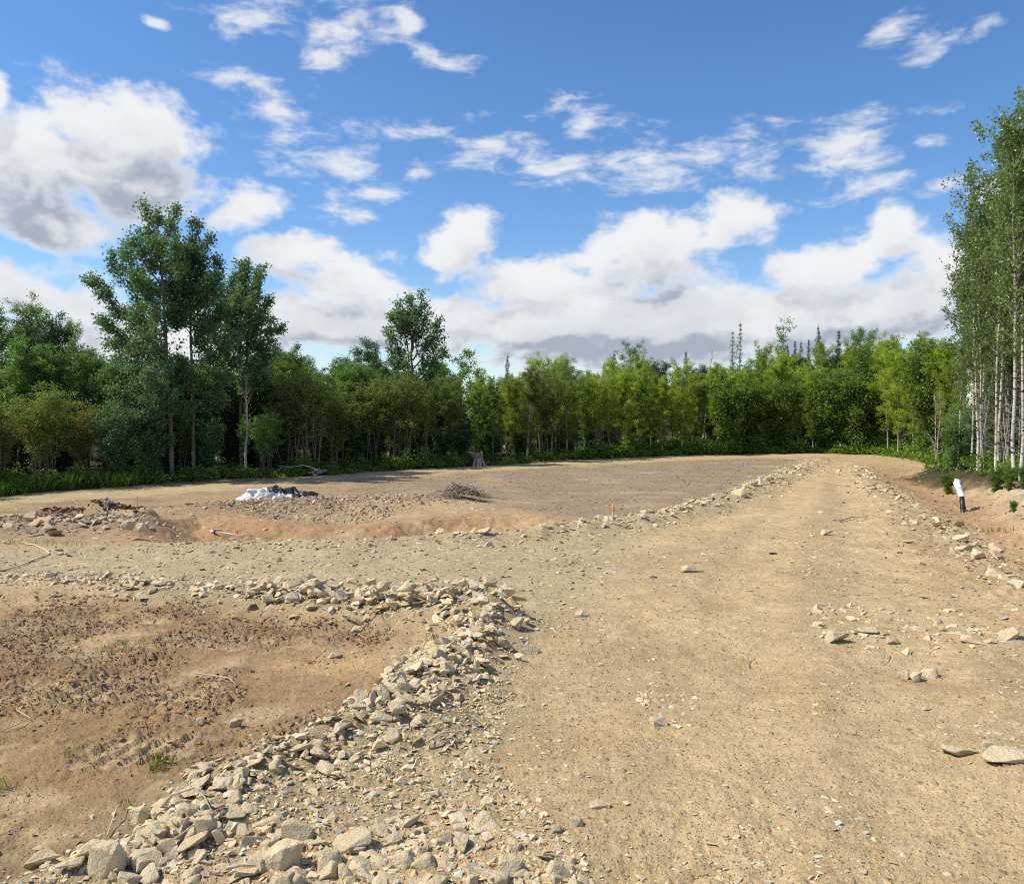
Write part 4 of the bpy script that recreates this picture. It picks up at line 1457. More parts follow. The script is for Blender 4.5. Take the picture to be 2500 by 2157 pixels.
LAB = {'birch': 'young leafy birch in the tree line', 'mid': 'bushy broadleaf tree in the tree line', 'alder': 'many-stemmed alder in the tree line',
       'bush': 'dark leafy bush within the tree line', 'sapling': 'slim bright sapling fronting the tree line',
       'pole': 'thin bare-stemmed tree in the tree line', 'spruce': 'dark pointed spruce rising', 'larch': 'thin feathery conifer rising'}
CATS = {'birch': 'tree', 'mid': 'tree', 'alder': 'shrub', 'bush': 'bush', 'sapling': 'sapling', 'pole': 'tree', 'spruce': 'tree', 'larch': 'tree'}


def row_tree(kind, px, Y, top_px, leaf=None, wide=1.0, bark=None):
    x = (px - W / 2) / F * Y
    h = CAMH + Y * (HORIZON - top_px) / F - tz(x, Y)
    z = zone(px)
    return plant(kind, x, Y, max(h, 1.2), LAB[kind] + ' ' + z, CATS[kind], LAB[kind] + ', those ' + z, leaf, bark, None, None, wide)


def row(offset, step, pick, top, jx=0.35, jy=0.6, px0=-560, px1=2330):
    px = px0
    while px < px1:
        Y = edge_depth(px) + offset + TR.uniform(-jy, jy)
        kind, leaf, wide = pick(px)
        if kind:
            row_tree(kind, px, Y, top(px), leaf, wide)
        px += step(px) * F / Y * TR.uniform(1 - jx, 1 + jx)


def choose(*opts):
    v = TR.random() * sum(o[0] for o in opts)
    for o in opts:
        v -= o[0]
        if v <= 0:
            return o[1:]
    return opts[-1][1:]


def pick_front(px):
    if px < 285:
        return choose((3, 'alder', M_LEAF_ALDER, 1.25), (2, 'alder', M_LEAF_OLIVE, 1.2))
    if px < 690:
        return choose((3, 'bush', M_LEAF_POP, 1.0), (2, 'sapling', M_LEAF_MID, 1.1), (1, 'alder', M_LEAF_MID, 1.0))
    if px < 1030:
        return choose((4, 'alder', M_LEAF_OLIVE, 1.15), (1, 'sapling', None, 1.0))
    if px < 1450:
        return choose((3, 'alder', M_LEAF_OLIVE, 1.1), (2, 'birch', M_LEAF_OLIVE, 1.0), (2, 'birch', None, 1.0), (2, 'sapling', None, 1.0))
    if px < 1760:
        return choose((4, 'birch', None, 1.0), (1, 'alder', M_LEAF_BIRCH, 1.0), (1, 'sapling', None, 1.0))
    if px < 2120:
        return choose((3, 'birch', None, 1.0), (3, 'bush', M_LEAF_SHRUB, 1.1), (1, 'sapling', None, 1.0))
    return choose((3, 'birch', None, 0.85), (3, 'pole', None, 1.0), (1, 'bush', M_LEAF_SHRUB, 0.9))


def top_front(px):
    s = sky_y(px)
    b = np.interp(px, [-300, 0, 150, 280, 300, 680, 720, 1000, 1100, 1400, 1700, 1800, 2120, 2140, 2330],
                  [965, 965, 950, 985, 1010, 1010, 925, 945, 950, 900, 900, 950, 930, 860, 850])
    return max(s - 5, b + TR.uniform(-45, 30))


def pick_second(px):
    if px < 290:
        return choose((2, 'mid', None, 1.0), (1, 'birch', M_LEAF_MID, 1.0), (1, 'mid', M_LEAF_DARK, 0.9))
    if px < 700:
        return choose((2, 'mid', M_LEAF_POP, 1.0), (2, 'bush', None, 1.1), (1, 'birch', M_LEAF_MID, 1.0))
    if px < 1150:
        return choose((3, 'birch', M_LEAF_OLIVE, 1.0), (3, 'mid', None, 1.0))
    return choose((5, 'birch', None, TR.uniform(0.7, 1.05)), (1, 'mid', None, 0.85), (1, 'pole', None, 1.2), (0.7, 'alder', M_LEAF_BIRCH, 1.0))


row(1.0, lambda px: 0.85 if px < 1100 else 0.68, pick_front, top_front)
row(1.9, lambda px: 1.0, lambda px: ('bush', M_LEAF_DARK, 1.3), lambda px: 1062 + TR.uniform(-22, 15), px1=1500)
row(2.9, lambda px: 0.95, pick_second, lambda px: sky_y(px) + TR.uniform(8, 60))
row(4.2, lambda px: 1.5, lambda px: ('bush', M_LEAF_DARK, 1.2), lambda px: 985 + TR.uniform(-30, 25))
row(5.6, lambda px: 1.6, pick_second, lambda px: sky_y(px) + TR.choice([TR.uniform(-25, 0), TR.uniform(0, 40), TR.uniform(0, 40)]))
row(7.6, lambda px: 1.7, lambda px: ('bush', M_LEAF_DARK, 1.3), lambda px: 975 + TR.uniform(-30, 25))
row(9.5, lambda px: 2.0, lambda px: choose((2, 'mid', M_LEAF_DARK, 1.0), (2, 'birch', M_LEAF_MID, 1.0)), lambda px: sky_y(px) + TR.uniform(-8, 40))
row(15.0, lambda px: 2.5, lambda px: choose((2, 'mid', M_LEAF_DARK, 1.15), (1, 'birch', M_LEAF_MID, 1.15)), lambda px: sky_y(px) + TR.uniform(0, 45))
row(26.0, lambda px: 3.4, lambda px: choose((3, 'mid', M_LEAF_DARK, 1.3), (0.4, 'spruce', None, 1.2)), lambda px: sky_y(px) + TR.uniform(8, 50), px0=200)

ORD = ['first', 'second', 'third', 'fourth', 'fifth', 'sixth', 'seventh', 'eighth', 'ninth', 'tenth', 'eleventh', 'twelfth', 'thirteenth', 'fourteenth']
by_label = {}
for o in COL.objects:
    if o.get('category') in ('shrub', 'sapling') and o.get('group'):
        by_label.setdefault(o['label'], []).append(o)
for lab, os_ in by_label.items():
    os_ = [o for o in os_ if abs(o.location.x / o.location.y) < 0.66]
    os_.sort(key=lambda o: o.location.x / o.location.y)
    if 1 < len(os_) <= len(ORD):
        for i, o in enumerate(os_):
            o['label'] = lab + ', ' + ORD[i] + ' from left'

# trees one can point at
def special(kind, px, top, off, label, leaf=None, bark=None, var=None, wide=1.0, rz=None):
    Y = edge_depth(px) + off
    x = (px - W / 2) / F * Y
    h = CAMH + Y * (HORIZON - top) / F - tz(x, Y)
    return plant(kind, x, Y, h, label, 'tree', None, leaf, bark, var, rz, wide)


special('birch', 82, 722, 6.5, 'pale green pointed birch standing above the thicket behind the buckets', M_LEAF_MID, None, 0, 0.8)
special('mid', 142, 768, 5.0, 'dark narrow tree left of the tallest poplar', M_LEAF_DARK, None, 1, 0.75)
special('birch', 180, 780, 9.0, 'thin pale treetop between the dark narrow tree and the tallest poplar', M_LEAF_MID, None, 2, 0.6)
special('birch', -10, 750, 5.0, 'green treetop cut by the left edge of the picture', M_LEAF_MID, None, 4, 0.9)
special('mid', 700, 840, 3.5, 'bushy green tree just right of the second poplar', M_LEAF_MID, None, 0, 0.85)
special('mid', 890, 826, 6.0, 'small round-topped tree left of the lone mid-field poplar', M_LEAF_POP, None, 1, 0.9)
special('crownlet', 1125, 850, 5.0, 'small open-crowned tree right of the lone mid-field poplar', M_LEAF_MID, None, 0, 1.3)
special('spruce', 1238, 872, 12.0, 'spruce top poking out right of the open-crowned small tree', None, None, 0, 0.8)
special('birch', 1310, 862, 3.0, 'pointed birch highest above the left part of the field edge', None, None, 0, 0.8)
special('spruce', 1340, 884, 18.0, 'tiny far spruce tip behind the pointed birch', None, None, 1, 0.9)
special('birch', 1358, 866, 4.0, 'slender birch top beside the tiny far spruce tip', None, None, 2, 0.7)
special('spruce', 1497, 868, 16.0, 'dark spruce just left of the big round treetop', None, None, 0, 1.0)
special('spruce', 1476, 890, 17.0, 'shorter spruce left of the dark spruce by the round treetop', None, None, 1, 1.0)
special('round', 1532, 832, 9.0, 'big round-topped tree above the middle of the tree line', M_LEAF_MID, None, 0, 1.15)
special('round', 1570, 850, 9.5, 'lower round crown touching the big round-topped tree', M_LEAF_MID, None, 0, 0.9, 2.0)
special('spruce', 1672, 862, 22.0, 'small spruce tip left of the white dead birch', None, None, 1, 0.9)
special('larch', 1788, 812, 9.0, 'shorter of two thin feathery conifers side by side', None, None, 0, 1.1)
special('larch', 1806, 792, 9.5, 'taller of two thin feathery conifers side by side', None, None, 0, 1.1, 1.0)
special('sparse', 1902, 776, 9.0, 'sparse airy crown on a bare stem high above the tree line', M_LEAF_MID, None, 0, 1.15)
special('spruce', 1994, 803, 12.0, 'tallest dark spruce above the end of the road', None, None, 0, 0.75)
special('spruce', 2044, 812, 13.0, 'second spruce right of the tallest dark spruce', None, None, 1, 0.95)
for i, (px, tp, lab) in enumerate([(1920, 848, 'left small spruce tip in a row left of the tallest spruce'), (1940, 836, 'second small spruce tip in the row left of the tallest spruce'),
                                   (1952, 840, 'third small spruce tip in the row left of the tallest spruce'), (1971, 832, 'dark spruce tip next to the tallest spruce on its left')]):
    special('spruce', px, tp, 20.0 + i, lab, None, None, i % 2, 0.7)
special('mid', 2058, 905, 1.0, 'dark green maple-like tree standing out in the yellow-green birches', M_LEAF_POP, None, 1, 0.8)
special('birch', 2110, 800, 6.0, 'thin pale twiggy treetop right of the second spruce', M_LEAF_MID, None, 2, 0.8)
special('birch', 2160, 815, 2.2, 'tall birch with pale stems at the road end', None, None, 0, 0.9)
special('birch', 2235, 812, 2.0, 'tall birch beside the dead pale shrub', None, None, 1, 0.9)
# dead wood
d = empty('dead_birch_tree', (0, 0, 0))
Y = edge_depth(1715) + 6
d.location = ((1722 - W / 2) / F * Y, Y, 0)
obj('trunk', bare(201, CAMH + Y * 205 / F, 0.085, 12, 0.45, (45, 75), 2, 0.06), M_BARK_BIRCH, d)
tag(d, 'forked white dead birch with bare branches above the tree line', 'tree')
d = empty('dead_shrub', (0, 0, 0))
Y = edge_depth(2290) + 0.3
d.location = ((2288 - W / 2) / F * Y, Y, tz((2288 - W / 2) / F * Y, Y))
obj('trunk', bare(202, 2.9, 0.022, 22, 0.15, (20, 60), 2, 0.04), M_BARK_PALE, d)
tag(d, 'leafless pale grey shrub at the right end of the tree line', 'shrub')
d = empty('dead_tree', (0, 0, 0))
Y = edge_depth(597) + 0.35
d.location = ((597 - W / 2) / F * Y, Y, tz((597 - W / 2) / F * Y, Y))
obj('trunk', bare(203, CAMH + Y * 150 / F, 0.04, 20, 0.35, (45, 75), 1, 0.02), M_BARK_PALE, d)
tag(d, 'thin bare pale-barked tree in front of the second poplar', 'tree')


# ---- the tall poplars: trunk and limbs set one by one
def poplar(name, label, Y, trunks, limbs, seed, nleaf, r0, low, leaf=(0.070, 0.054), extra=16):
    """trunks: lines of photo points; limbs: (from point, tip point, depth offset)"""
    T = Tree(seed)
    b = at_depth(*trunks[0][0], Y)
    bz = tz(b.x, b.y)
    base = np.array([b.x, b.y, bz])
    P = lambda q, dy=0.0: np.array(at_depth(q[0], q[1], Y + dy)) - base
    tk = []
    for i, tr in enumerate(trunks):
        pts = np.array([P(q, 0.25 * i) for q in tr])
        if i == 0:
            pts[0][2] = -0.08
        t = np.linspace(0, 1, 14)
        tt = np.linspace(0, 1, len(pts))
        sm = np.stack([np.interp(t, tt, pts[:, k]) for k in range(3)], -1)
        sm[1:-1] += T.r.normal(0, 0.012, (12, 3))
        rr = r0 * (1.0 if i == 0 else 0.8)
        T.wood.add(sm, rr * (1 - t) ** 0.75 + 0.006, 8)
        T.twigs(sm[9:], 9, 0.35, 0.004, 0.1)
        tk.append(sm)
    for f, tip, dy in limbs:
        a, e = P(f), P(tip, dy)
        br = T.line(a, e, 8, 0.10, 0.025)
        L = np.linalg.norm(e - a)
        T.wood.add(br, np.linspace(0.012 + 0.012 * L, 0.004, 8), 5, False)
        # second order
        for s in np.linspace(0.3, 0.95, max(3, int(L * 3.2))):
            p = np.array([np.interp(s, np.linspace(0, 1, 8), br[:, k]) for k in range(3)])
            q = unit(unit(e - a) * 0.8 + T.r.normal(0, 0.5, 3) + np.array([0, 0, 0.55]))
            l2 = T.r.uniform(0.3, 0.62) * (1.15 - 0.55 * s) * min(1.0, 0.5 + 0.25 * L)
            b2 = T.line(p, p + q * l2, 4, 0.0, 0.05)
            T.wood.add(b2, np.linspace(0.008, 0.003, 4), 3, False)
            T.twigs(b2, 6, 0.30, 0.0025, 0.2, 0.9, 0.6)
        T.twigs(br, 5, 0.24, 0.003, 0.3)
    # limbs towards and away from the viewer, and the shaded lower crown
    for i in range(extra):
        sm = tk[i % len(tk)]
        s = T.r.uniform(low, 0.80)
        p = np.array([np.interp(s, np.linspace(0, 1, 14), sm[:, k]) for k in range(3)])
        az = T.r.uniform(0, 6.28)
        L = (1.35 - 0.9 * s) * T.r.uniform(0.7, 1.3)
        q = np.array([math.cos(az) * 0.75, math.sin(az), T.r.uniform(0.35, 0.9)])
        br = T.line(p, p + q * L, 6, 0.08, 0.03)
        T.wood.add(br, np.linspace(0.02, 0.004, 6), 4, False)
        T.twigs(br, 8, 0.30, 0.003, 0.25)
    root = empty(name, tuple(base))
    obj('trunk', T.wood.mesh('trunk'), M_BARK_GREY, root)
    obj('crown', T.leaves(nleaf, leaf[0], leaf[1], 0.075, 0.6), M_LEAF_POP, root)
    return tag(root, label, 'tree')


A_LIMBS = [((402, 820), (228, 690), 0.3), ((402, 790), (268, 635), -0.3), ((400, 760), (308, 622), 0.4), ((398, 700), (326, 578), -0.3),
           ((390, 640), (360, 520), 0.2), ((388, 620), (424, 528), -0.2), ((402, 720), (335, 690), -0.9), ((405, 860), (252, 790), -0.5),
           ((405, 850), (262, 840), 0.7), ((408, 900), (268, 905), 0.2), ((410, 930), (300, 960), -0.7), ((402, 700), (430, 600), -0.9), ((404, 830), (330, 780), 1.0),
           ((406, 800), (350, 850), -1.2), ((408, 900), (350, 930), -1.3), ((398, 660), (440, 640), 0.5), ((412, 980), (290, 1010), -0.3), ((412, 960), (360, 1020), -0.9)]
A2_LIMBS = [((462, 690), (470, 548), 0.0), ((462, 720), (502, 596), -0.2), ((464, 760), (538, 648), 0.2), ((464, 780), (532, 690), -0.6), ((466, 800), (420, 700), -0.5),
            ((466, 840), (540, 760), 0.5), ((466, 860), (520, 830), -0.8), ((466, 880), (548, 860), 0.2), ((468, 930), (540, 930), -0.5), ((468, 920), (420, 900), -0.9),
            ((470, 980), (540, 990), 0.2), ((470, 980), (430, 1000), -0.9), ((466, 760), (440, 660), 0.5), ((464, 740), (500, 700), -0.9)]
B_LIMBS = [((585, 800), (600, 648), 0.0), ((585, 820), (566, 690), 0.3), ((600, 830), (632, 690), -0.2), ((600, 850), (650, 745), 0.3), ((600, 870), (655, 800), -0.4),
           ((600, 900), (676, 808), 0.2), ((598, 920), (668, 860), -0.5), ((585, 860), (540, 710), -0.2), ((582, 880), (524, 745), 0.3), ((582, 900), (515, 810), -0.4),
           ((584, 840), (560, 770), -0.8), ((584, 930), (530, 880), 0.2), ((600, 860), (612, 740), -0.7), ((598, 920), (630, 900), -0.6), ((590, 900), (580, 830), -0.8),
           ((598, 940), (640, 930), 0.1), ((586, 950), (545, 950), 0.0)]
C_LIMBS = [((1006, 860), (1000, 735), 0.0), ((1006, 880), (975, 742), 0.2), ((1006, 850), (1030, 730), -0.2), ((1008, 880), (1040, 775), 0.3), ((1008, 900), (1068, 790), -0.2),
           ((1008, 930), (1080, 805), 0.2), ((1008, 940), (1078, 860), -0.4), ((1008, 920), (960, 815), -0.3), ((1008, 940), (948, 822), 0.3), ((1010, 960), (955, 880), 0.2),
           ((1010, 960), (1070, 900), 0.4), ((1010, 970), (990, 880), -0.8), ((1010, 980), (960, 940), -0.3), ((1010, 980), (1060, 950), -0.3)]
YA = edge_depth(418) + 0.5
poplar('poplar_tree', 'tallest dark green poplar with pale trunk, left of the tarp', YA, [[(420, 1170), (418, 1050), (412, 950), (404, 820), (398, 700), (388, 600), (384, 516)]],
       A_LIMBS, 301, 34000, 0.062, 0.20)
poplar('poplar_tree', 'poplar with slim dark trunk merging with the tallest poplar on its right', YA + 0.9, [[(474, 1163), (470, 1000), (466, 850), (462, 700), (466, 600)]],
       A2_LIMBS, 302, 25000, 0.052, 0.20)
poplar('poplar_tree', 'dense upright poplar with twin stems above the tarp', edge_depth(590) + 1.6,
       [[(590, 1155), (588, 1000), (586, 850), (592, 700), (598, 655)], [(592, 1100), (600, 950), (604, 820), (620, 700)]], B_LIMBS, 303, 30000, 0.050, 0.25)
poplar('poplar_tree', 'lone open-crowned poplar above the tree line behind the stick pile', edge_depth(1005) + 2.5, [[(1012, 1135), (1010, 1000), (1006, 880), (1002, 800), (1000, 735)]],
       C_LIMBS, 304, 11500, 0.05, 0.50, (0.085, 0.068), 6)

# ---- the birch grove on the right bank
GROVE = [('white', 2432, 1138, 19.4, 470, 'leaning white birch trunk at the left of the right-hand grove', 0), ('white', 2440, 1130, 20.3, 420, 'white birch sharing the leaning trunk\'s foot in the right-hand grove', 1),
         ('white', 2478, 1160, 18.0, 250, 'thick white birch with red paint mark in the right-hand grove', 0), ('white', 2492, 1150, 18.7, 300, 'straight white birch at the right edge of the picture', 1),
         ('white', 2520, 1150, 18.6, 180, 'tallest birch reaching out at the right edge', 2), ('white', 2400, 1120, 22.5, 480, 'slim birch behind the leaning white birch', 1),
         ('white', 2465, 1120, 22.5, 330, 'background birch between the two thick white birches', 2), ('white', 2570, 1140, 19.5, 200, 'birch just past the right picture edge', 0),
         ('white', 2540, 1120, 22.0, 300, 'rear birch behind the right picture edge', 1), ('white', 2620, 1140, 21.0, 240, 'birch well past the right picture edge', 2),
         ('white', 2392, 1118, 21.5, 400, 'birch with wide crown at the left of the right-hand grove', 2), ('white', 2372, 1118, 23.0, 520, 'lower birch crown at the left side of the right-hand grove', 1),
         ('white', 2350, 1118, 25.0, 640, 'smaller birch at the left rear of the right-hand grove', 0), ('white', 2680, 1140, 18.5, 260, 'outermost birch past the right picture edge', 1)]
for kind, px, py, Y, top, lab, v in GROVE:
    x = (px - W / 2) / F * Y
    h = CAMH + Y * (HORIZON - top) / F - tz(x, Y)
    plant(kind, x, Y, h, lab, 'tree', 'white birches of the right-hand grove', None, None, v)
for i in range(24):
    px = TR.uniform(2322, 2640)
    Y = TR.uniform(19.5, 27) if px > 2380 else TR.uniform(21.5, 27)
    x = (px - W / 2) / F * Y
    if x < float(np.interp(Y, [15, 19, 21.5, 25.5, 30], [11.2, 10.7, 11.0, 12.1, 13.5])):
        continue
    top = TR.uniform(560, 820) if px > 2370 else TR.uniform(740, 860)
    plant('pole', x, Y, CAMH + Y * (HORIZON - top) / F - tz(x, Y), 'thin pale sapling stem crowded among the right-hand birches', 'tree',
          'thin stems of the right-hand grove', None, M_BARK_BIRCH if i % 3 == 0 else None, None)
for i in range(11):
    px = TR.uniform(2385, 2700)
    Y = TR.uniform(23, 31)
    x = (px - W / 2) / F * Y
    plant('birch', x, Y, CAMH + Y * (HORIZON - TR.uniform(620, 800)) / F, 'leafy young birch filling the back of the right-hand grove', 'tree', 'leafy birches behind the grove',
          M_LEAF_OLIVE if i % 3 else M_LEAF_BIRCH)
for i in range(12):
    px = TR.uniform(2330, 2720)
    Y = TR.uniform(22, 30)
    plant('bush', (px - W / 2) / F * Y, Y, TR.uniform(1.4, 2.6), 'shaded bush between the stems of the right-hand grove', 'bush', 'bushes in the right-hand grove', M_LEAF_MID)
for px, Y, h, lab in [(2318, 19.6, 0.55, 'leafy green shrub beside the white pipe on the bank'), (2436, 17.6, 0.62, 'broad bright green shrub under the white birches'),
                      (2468, 17.0, 0.55, 'green shrub at the foot of the thick white birch'), (2505, 16.6, 0.55, 'low shrub cut by the right picture edge on the bank'),
                      (2480, 14.3, 0.22, 'small weed clump on the clay bank near the right edge')]:
    plant('bush', (px - W / 2) / F * Y, Y, h, lab, 'shrub', None, M_LEAF_SHRUB, None, None, None, 1.25)
#THINGS#
# ---------------------------------------------------------------- weeds, ferns, grass
def blades(c, ax, ll, lw, tint, fold=0.15):
    n = len(c)
    sd = unit(np.cross(ax, unit(rng.normal(0, 1, (n, 3)) + np.array([0, 0, 0.8]))))
    nr = np.cross(sd, ax)
    ll, lw = ll[:, None], lw[:, None]
    f = nr * lw * fold
    V = np.stack([c, c + ax * ll * 0.42 + sd * lw * 0.5 + f, c + ax * ll, c + ax * ll * 0.42 - sd * lw * 0.5 + f], 1)
    q = np.arange(n * 4).reshape(n, 4)
    tri = np.concatenate([q[:, [0, 1, 2]], q[:, [0, 2, 3]]])
    return V.reshape(-1, 3), tri, np.repeat(tint, 4, axis=0)


def clumps(centers, height, radius, per, ll, lw):
    """leafy weeds: domes of small leaves on the ground"""
    n = len(centers)
    z = ground_z(centers[:, 0], centers[:, 1])
    k = np.repeat(np.arange(n), per)
    m = len(k)
    u = rng.uniform(0, 1, m) ** 0.6
    az = rng.uniform(0, 2 * math.pi, m)
    rr = np.sqrt(rng.uniform(0, 1, m)) * np.sqrt(np.clip(1 - u ** 2, 0.02, 1))
    c = np.stack([centers[k, 0] + radius[k] * rr * np.cos(az), centers[k, 1] + radius[k] * rr * np.sin(az), z[k] + height[k] * u], -1)
    ax = unit(np.stack([np.cos(az), np.sin(az), np.zeros(m)], -1) * 0.8 + rng.normal(0, 0.55, (m, 3)) + np.array([0, 0, 0.25]))
    tint = np.zeros((m, 3))
    tint[:, 0] = np.clip(0.6 * rng.uniform(0, 1, n)[k] + 0.4 * rng.uniform(0, 1, m), 0, 1)
    s = rng.uniform(0.6, 1.3, m)
    return blades(c, ax, ll * s, lw * s, tint)


def edge_points(n, lo, hi, px0, px1):
    px = rng.uniform(px0, px1, n)
    Y = np.interp(px, EP[:, 0], EDGE_Y) + rng.uniform(lo, hi, n)
    return np.stack([(px - W / 2) / F * Y, Y], -1)


c1 = edge_points(900, -0.25, 1.6, -350, 1480)
g1 = clumps(c1, rng.uniform(0.08, 0.34, 900) * (1.0 + 1.2 * np.clip(fbm(c1[:, 0] * 0.7, c1[:, 1] * 0.7, 172, 3) * 2, -0.7, 1.0)), rng.uniform(0.15, 0.4, 900), 48, 0.085, 0.055)
o = obj('undergrowth', mesh_np('undergrowth', *g1), mat_leaf('leaf_weed', (0.072, 0.138, 0.024), (0.168, 0.240, 0.040), 0.4, 0.5, 0.35))
o['kind'] = 'stuff'; o['label'] = 'low green weeds along the foot of the shaded tree line'; o['category'] = 'weeds'
c1 = edge_points(820, -0.1, 2.2, 1420, 2300)
g1 = clumps(c1, rng.uniform(0.15, 0.6, 820) * (1.0 + 1.1 * np.clip(fbm(c1[:, 0] * 0.5, c1[:, 1] * 0.7, 171, 3) * 2, -0.6, 1.0)), rng.uniform(0.25, 0.55, 820), 48, 0.13, 0.07)
o = obj('undergrowth', mesh_np('undergrowth', *g1), M_LEAF_SHRUB)
o['kind'] = 'stuff'; o['label'] = 'bright green fern and bramble band along the far tree line'; o['category'] = 'ferns'
n = 260
c1 = np.stack([rng.uniform(10.9, 17, n), rng.uniform(19.0, 27, n)], -1)
c1 = c1[poly_sd(c1[:, 0], c1[:, 1], P_FOREST) < -0.8]
g1 = clumps(c1, rng.uniform(0.12, 0.55, len(c1)), rng.uniform(0.2, 0.45, len(c1)), 60, 0.09, 0.06)
o = obj('undergrowth', mesh_np('undergrowth', *g1), M_LEAF_SHRUB)
o['kind'] = 'stuff'; o['label'] = 'green weeds under the birches on the right bank'; o['category'] = 'weeds'


def grass(tufts, name, label, mat):
    """tufts: x, y, height, radius, blades"""
    V, T, C, off = [], [], [], 0
    for x, y, h, r, k in tufts:
        a = rng.uniform(0, 6.28, k)
        q = np.sqrt(rng.uniform(0, 1, k)) * r
        bx, by = x + q * np.cos(a), y + q * np.sin(a)
        bz = ground_z(bx, by)
        hh = h * rng.uniform(0.5, 1.15, k)
        a2 = rng.uniform(0, 6.28, k)
        lean = hh * rng.uniform(0.1, 0.55, k)
        dx, dy = np.cos(a2), np.sin(a2)
        w = 0.0012 + 0.006 * h
        sx, sy = -dy * w, dx * w
        p0 = np.stack([bx - sx, by - sy, bz - 0.01], -1)
        p1 = np.stack([bx + sx, by + sy, bz - 0.01], -1)
        p2 = np.stack([bx + dx * lean * 0.35 + sx * 0.8, by + dy * lean * 0.35 + sy * 0.8, bz + hh * 0.6], -1)
        p3 = np.stack([bx + dx * lean, by + dy * lean, bz + hh], -1)
        V.append(np.stack([p0, p1, p2, p3], 1).reshape(-1, 3))
        i = np.arange(k)[:, None] * 4 + off
        T.append(np.concatenate([i + [0, 1, 2], i + [0, 2, 3]]))
        t = np.zeros((k, 3)); t[:, 0] = rng.uniform(0, 1, k)
        C.append(np.repeat(t, 4, 0))
        off += 4 * k
    o = obj(name, mesh_np(name, np.concatenate(V), np.concatenate(T), np.concatenate(C)), mat)
    o['kind'] = 'stuff'; o['label'] = label; o['category'] = 'grass'
    return o


def place(px, py, it=5):
    x, y = ground(px, py)
    for _ in range(it):
        z = tz(x, y)
        x, y = ground(px, py, z)
    return x, y, tz(x, y)


tl = []
for px, py, h, r, k in [(400, 1868, 0.11, 0.06, 60), (282, 1588, 0.07, 0.16, 60), (330, 1570, 0.07, 0.12, 40), (166, 1848, 0.10, 0.02, 14), (168, 1725, 0.05, 0.10, 34), (600, 1612, 0.05, 0.05, 16),
                        (240, 1850, 0.06, 0.10, 30), (10, 1930, 0.10, 0.05, 20), (312, 1962, 0.05, 0.04, 26), (330, 1992, 0.04, 0.03, 14), (330, 1530, 0.03, 0.1, 14), (500, 1700, 0.05, 0.08, 24),
                        (100, 1700, 0.04, 0.15, 26), (80, 1948, 0.05, 0.08, 26), (1058, 1562, 0.08, 0.04, 16), (690, 1575, 0.05, 0.1, 24), (40, 1800, 0.05, 0.1, 20),
                        (95, 1326, 0.10, 0.20, 60), (140, 1330, 0.09, 0.15, 40), (185, 1332, 0.09, 0.15, 40), (20, 1325, 0.10, 0.2, 40), (400, 1276, 0.08, 0.14, 40), (440, 1277, 0.08, 0.18, 60), (475, 1278, 0.08, 0.14, 40),
                        (1800, 1200, 0.08, 0.2, 40), (2440, 1300, 0.15, 0.25, 80), (2405, 1210, 0.15, 0.3, 60), (2200, 1190, 0.06, 0.3, 60), (1700, 1150, 0.06, 0.5, 60), (1350, 1165, 0.06, 0.5, 50)]:
    x, y, z = place(px, py)
    tl.append((x, y, h * 0.62, r * 1.1, k))
grass(tl, 'grass', 'sparse thin grass tufts growing in the bare soil', M_GRASS)
tl = []
for i in range(240):
    px = rng.uniform(-120, 330)
    x, y = ground(px, np.interp(px, EP[:, 0], EP[:, 1]))
    y += rng.uniform(-0.35, 0.7)
    tl.append((x + rng.uniform(-0.2, 0.2), y, rng.uniform(0.15, 0.42), 0.16, 34))
grass(tl, 'grass', 'tall green grass strip between the clearing and the left bushes', mat_leaf('grass_tall', (0.075, 0.160, 0.023), (0.173, 0.268, 0.039), 0.42, 0.5, 0.3))

# ---------------------------------------------------------------- the things lying about
M_WHITE = mat_plain('white_plastic', (0.72, 0.72, 0.70), 0.4, 0.08)
M_BLACK = mat_plain('black_plastic', (0.022, 0.023, 0.026), 0.4, 0.2)
M_ORANGE = mat_plain('orange_plastic', (0.75, 0.20, 0.05), 0.5, 0.1)
M_RED = mat_plain('red_paint', (0.45, 0.10, 0.08), 0.5, 0.1)
M_WOOD = mat_plain('raw_wood', (0.60, 0.48, 0.30), 0.7, 0.12, 20)
M_POLE = mat_plain('worn_wood', (0.48, 0.37, 0.24), 0.7, 0.2, 20)
M_ROPE = mat_plain('yellow_rope', (0.56, 0.50, 0.28), 0.7, 0.15, 30)
M_STICK = mat_bark('stick_bark', (0.36, 0.28, 0.21), (0.17, 0.125, 0.09), 9)
M_BLEACH = mat_bark('bleached_stick', (0.55, 0.46, 0.34), (0.40, 0.32, 0.23), 9)
M_TARP_W = mat_plain('tarp_white', (0.50, 0.51, 0.52), 0.45, 0.2, 5, 0.5)
M_TARP_B = mat_plain('tarp_black', (0.045, 0.048, 0.055), 0.40, 0.25, 3, 0.5)
M_STEEL = mat_plain('dull_steel', (0.30, 0.29, 0.27), 0.5, 0.2)


def lathe(prof, n=20):
    prof = np.array(prof, float)
    a = np.arange(n) * 2 * math.pi / n
    V = np.stack([prof[:, None, 0] * np.cos(a), prof[:, None, 0] * np.sin(a), np.repeat(prof[:, 1][:, None], n, 1)], -1).reshape(-1, 3)
    i = np.arange(len(prof) - 1)[:, None] * n
    j = np.arange(n)[None]
    q = np.stack([i + j, i + (j + 1) % n, i + n + (j + 1) % n, i + n + j], -1).reshape(-1, 4)
    return V, q


def tube_me(name, pts, rad, sides=8):
    T = Tubes()
    T.add(pts, rad, sides)
    return T.mesh(name)


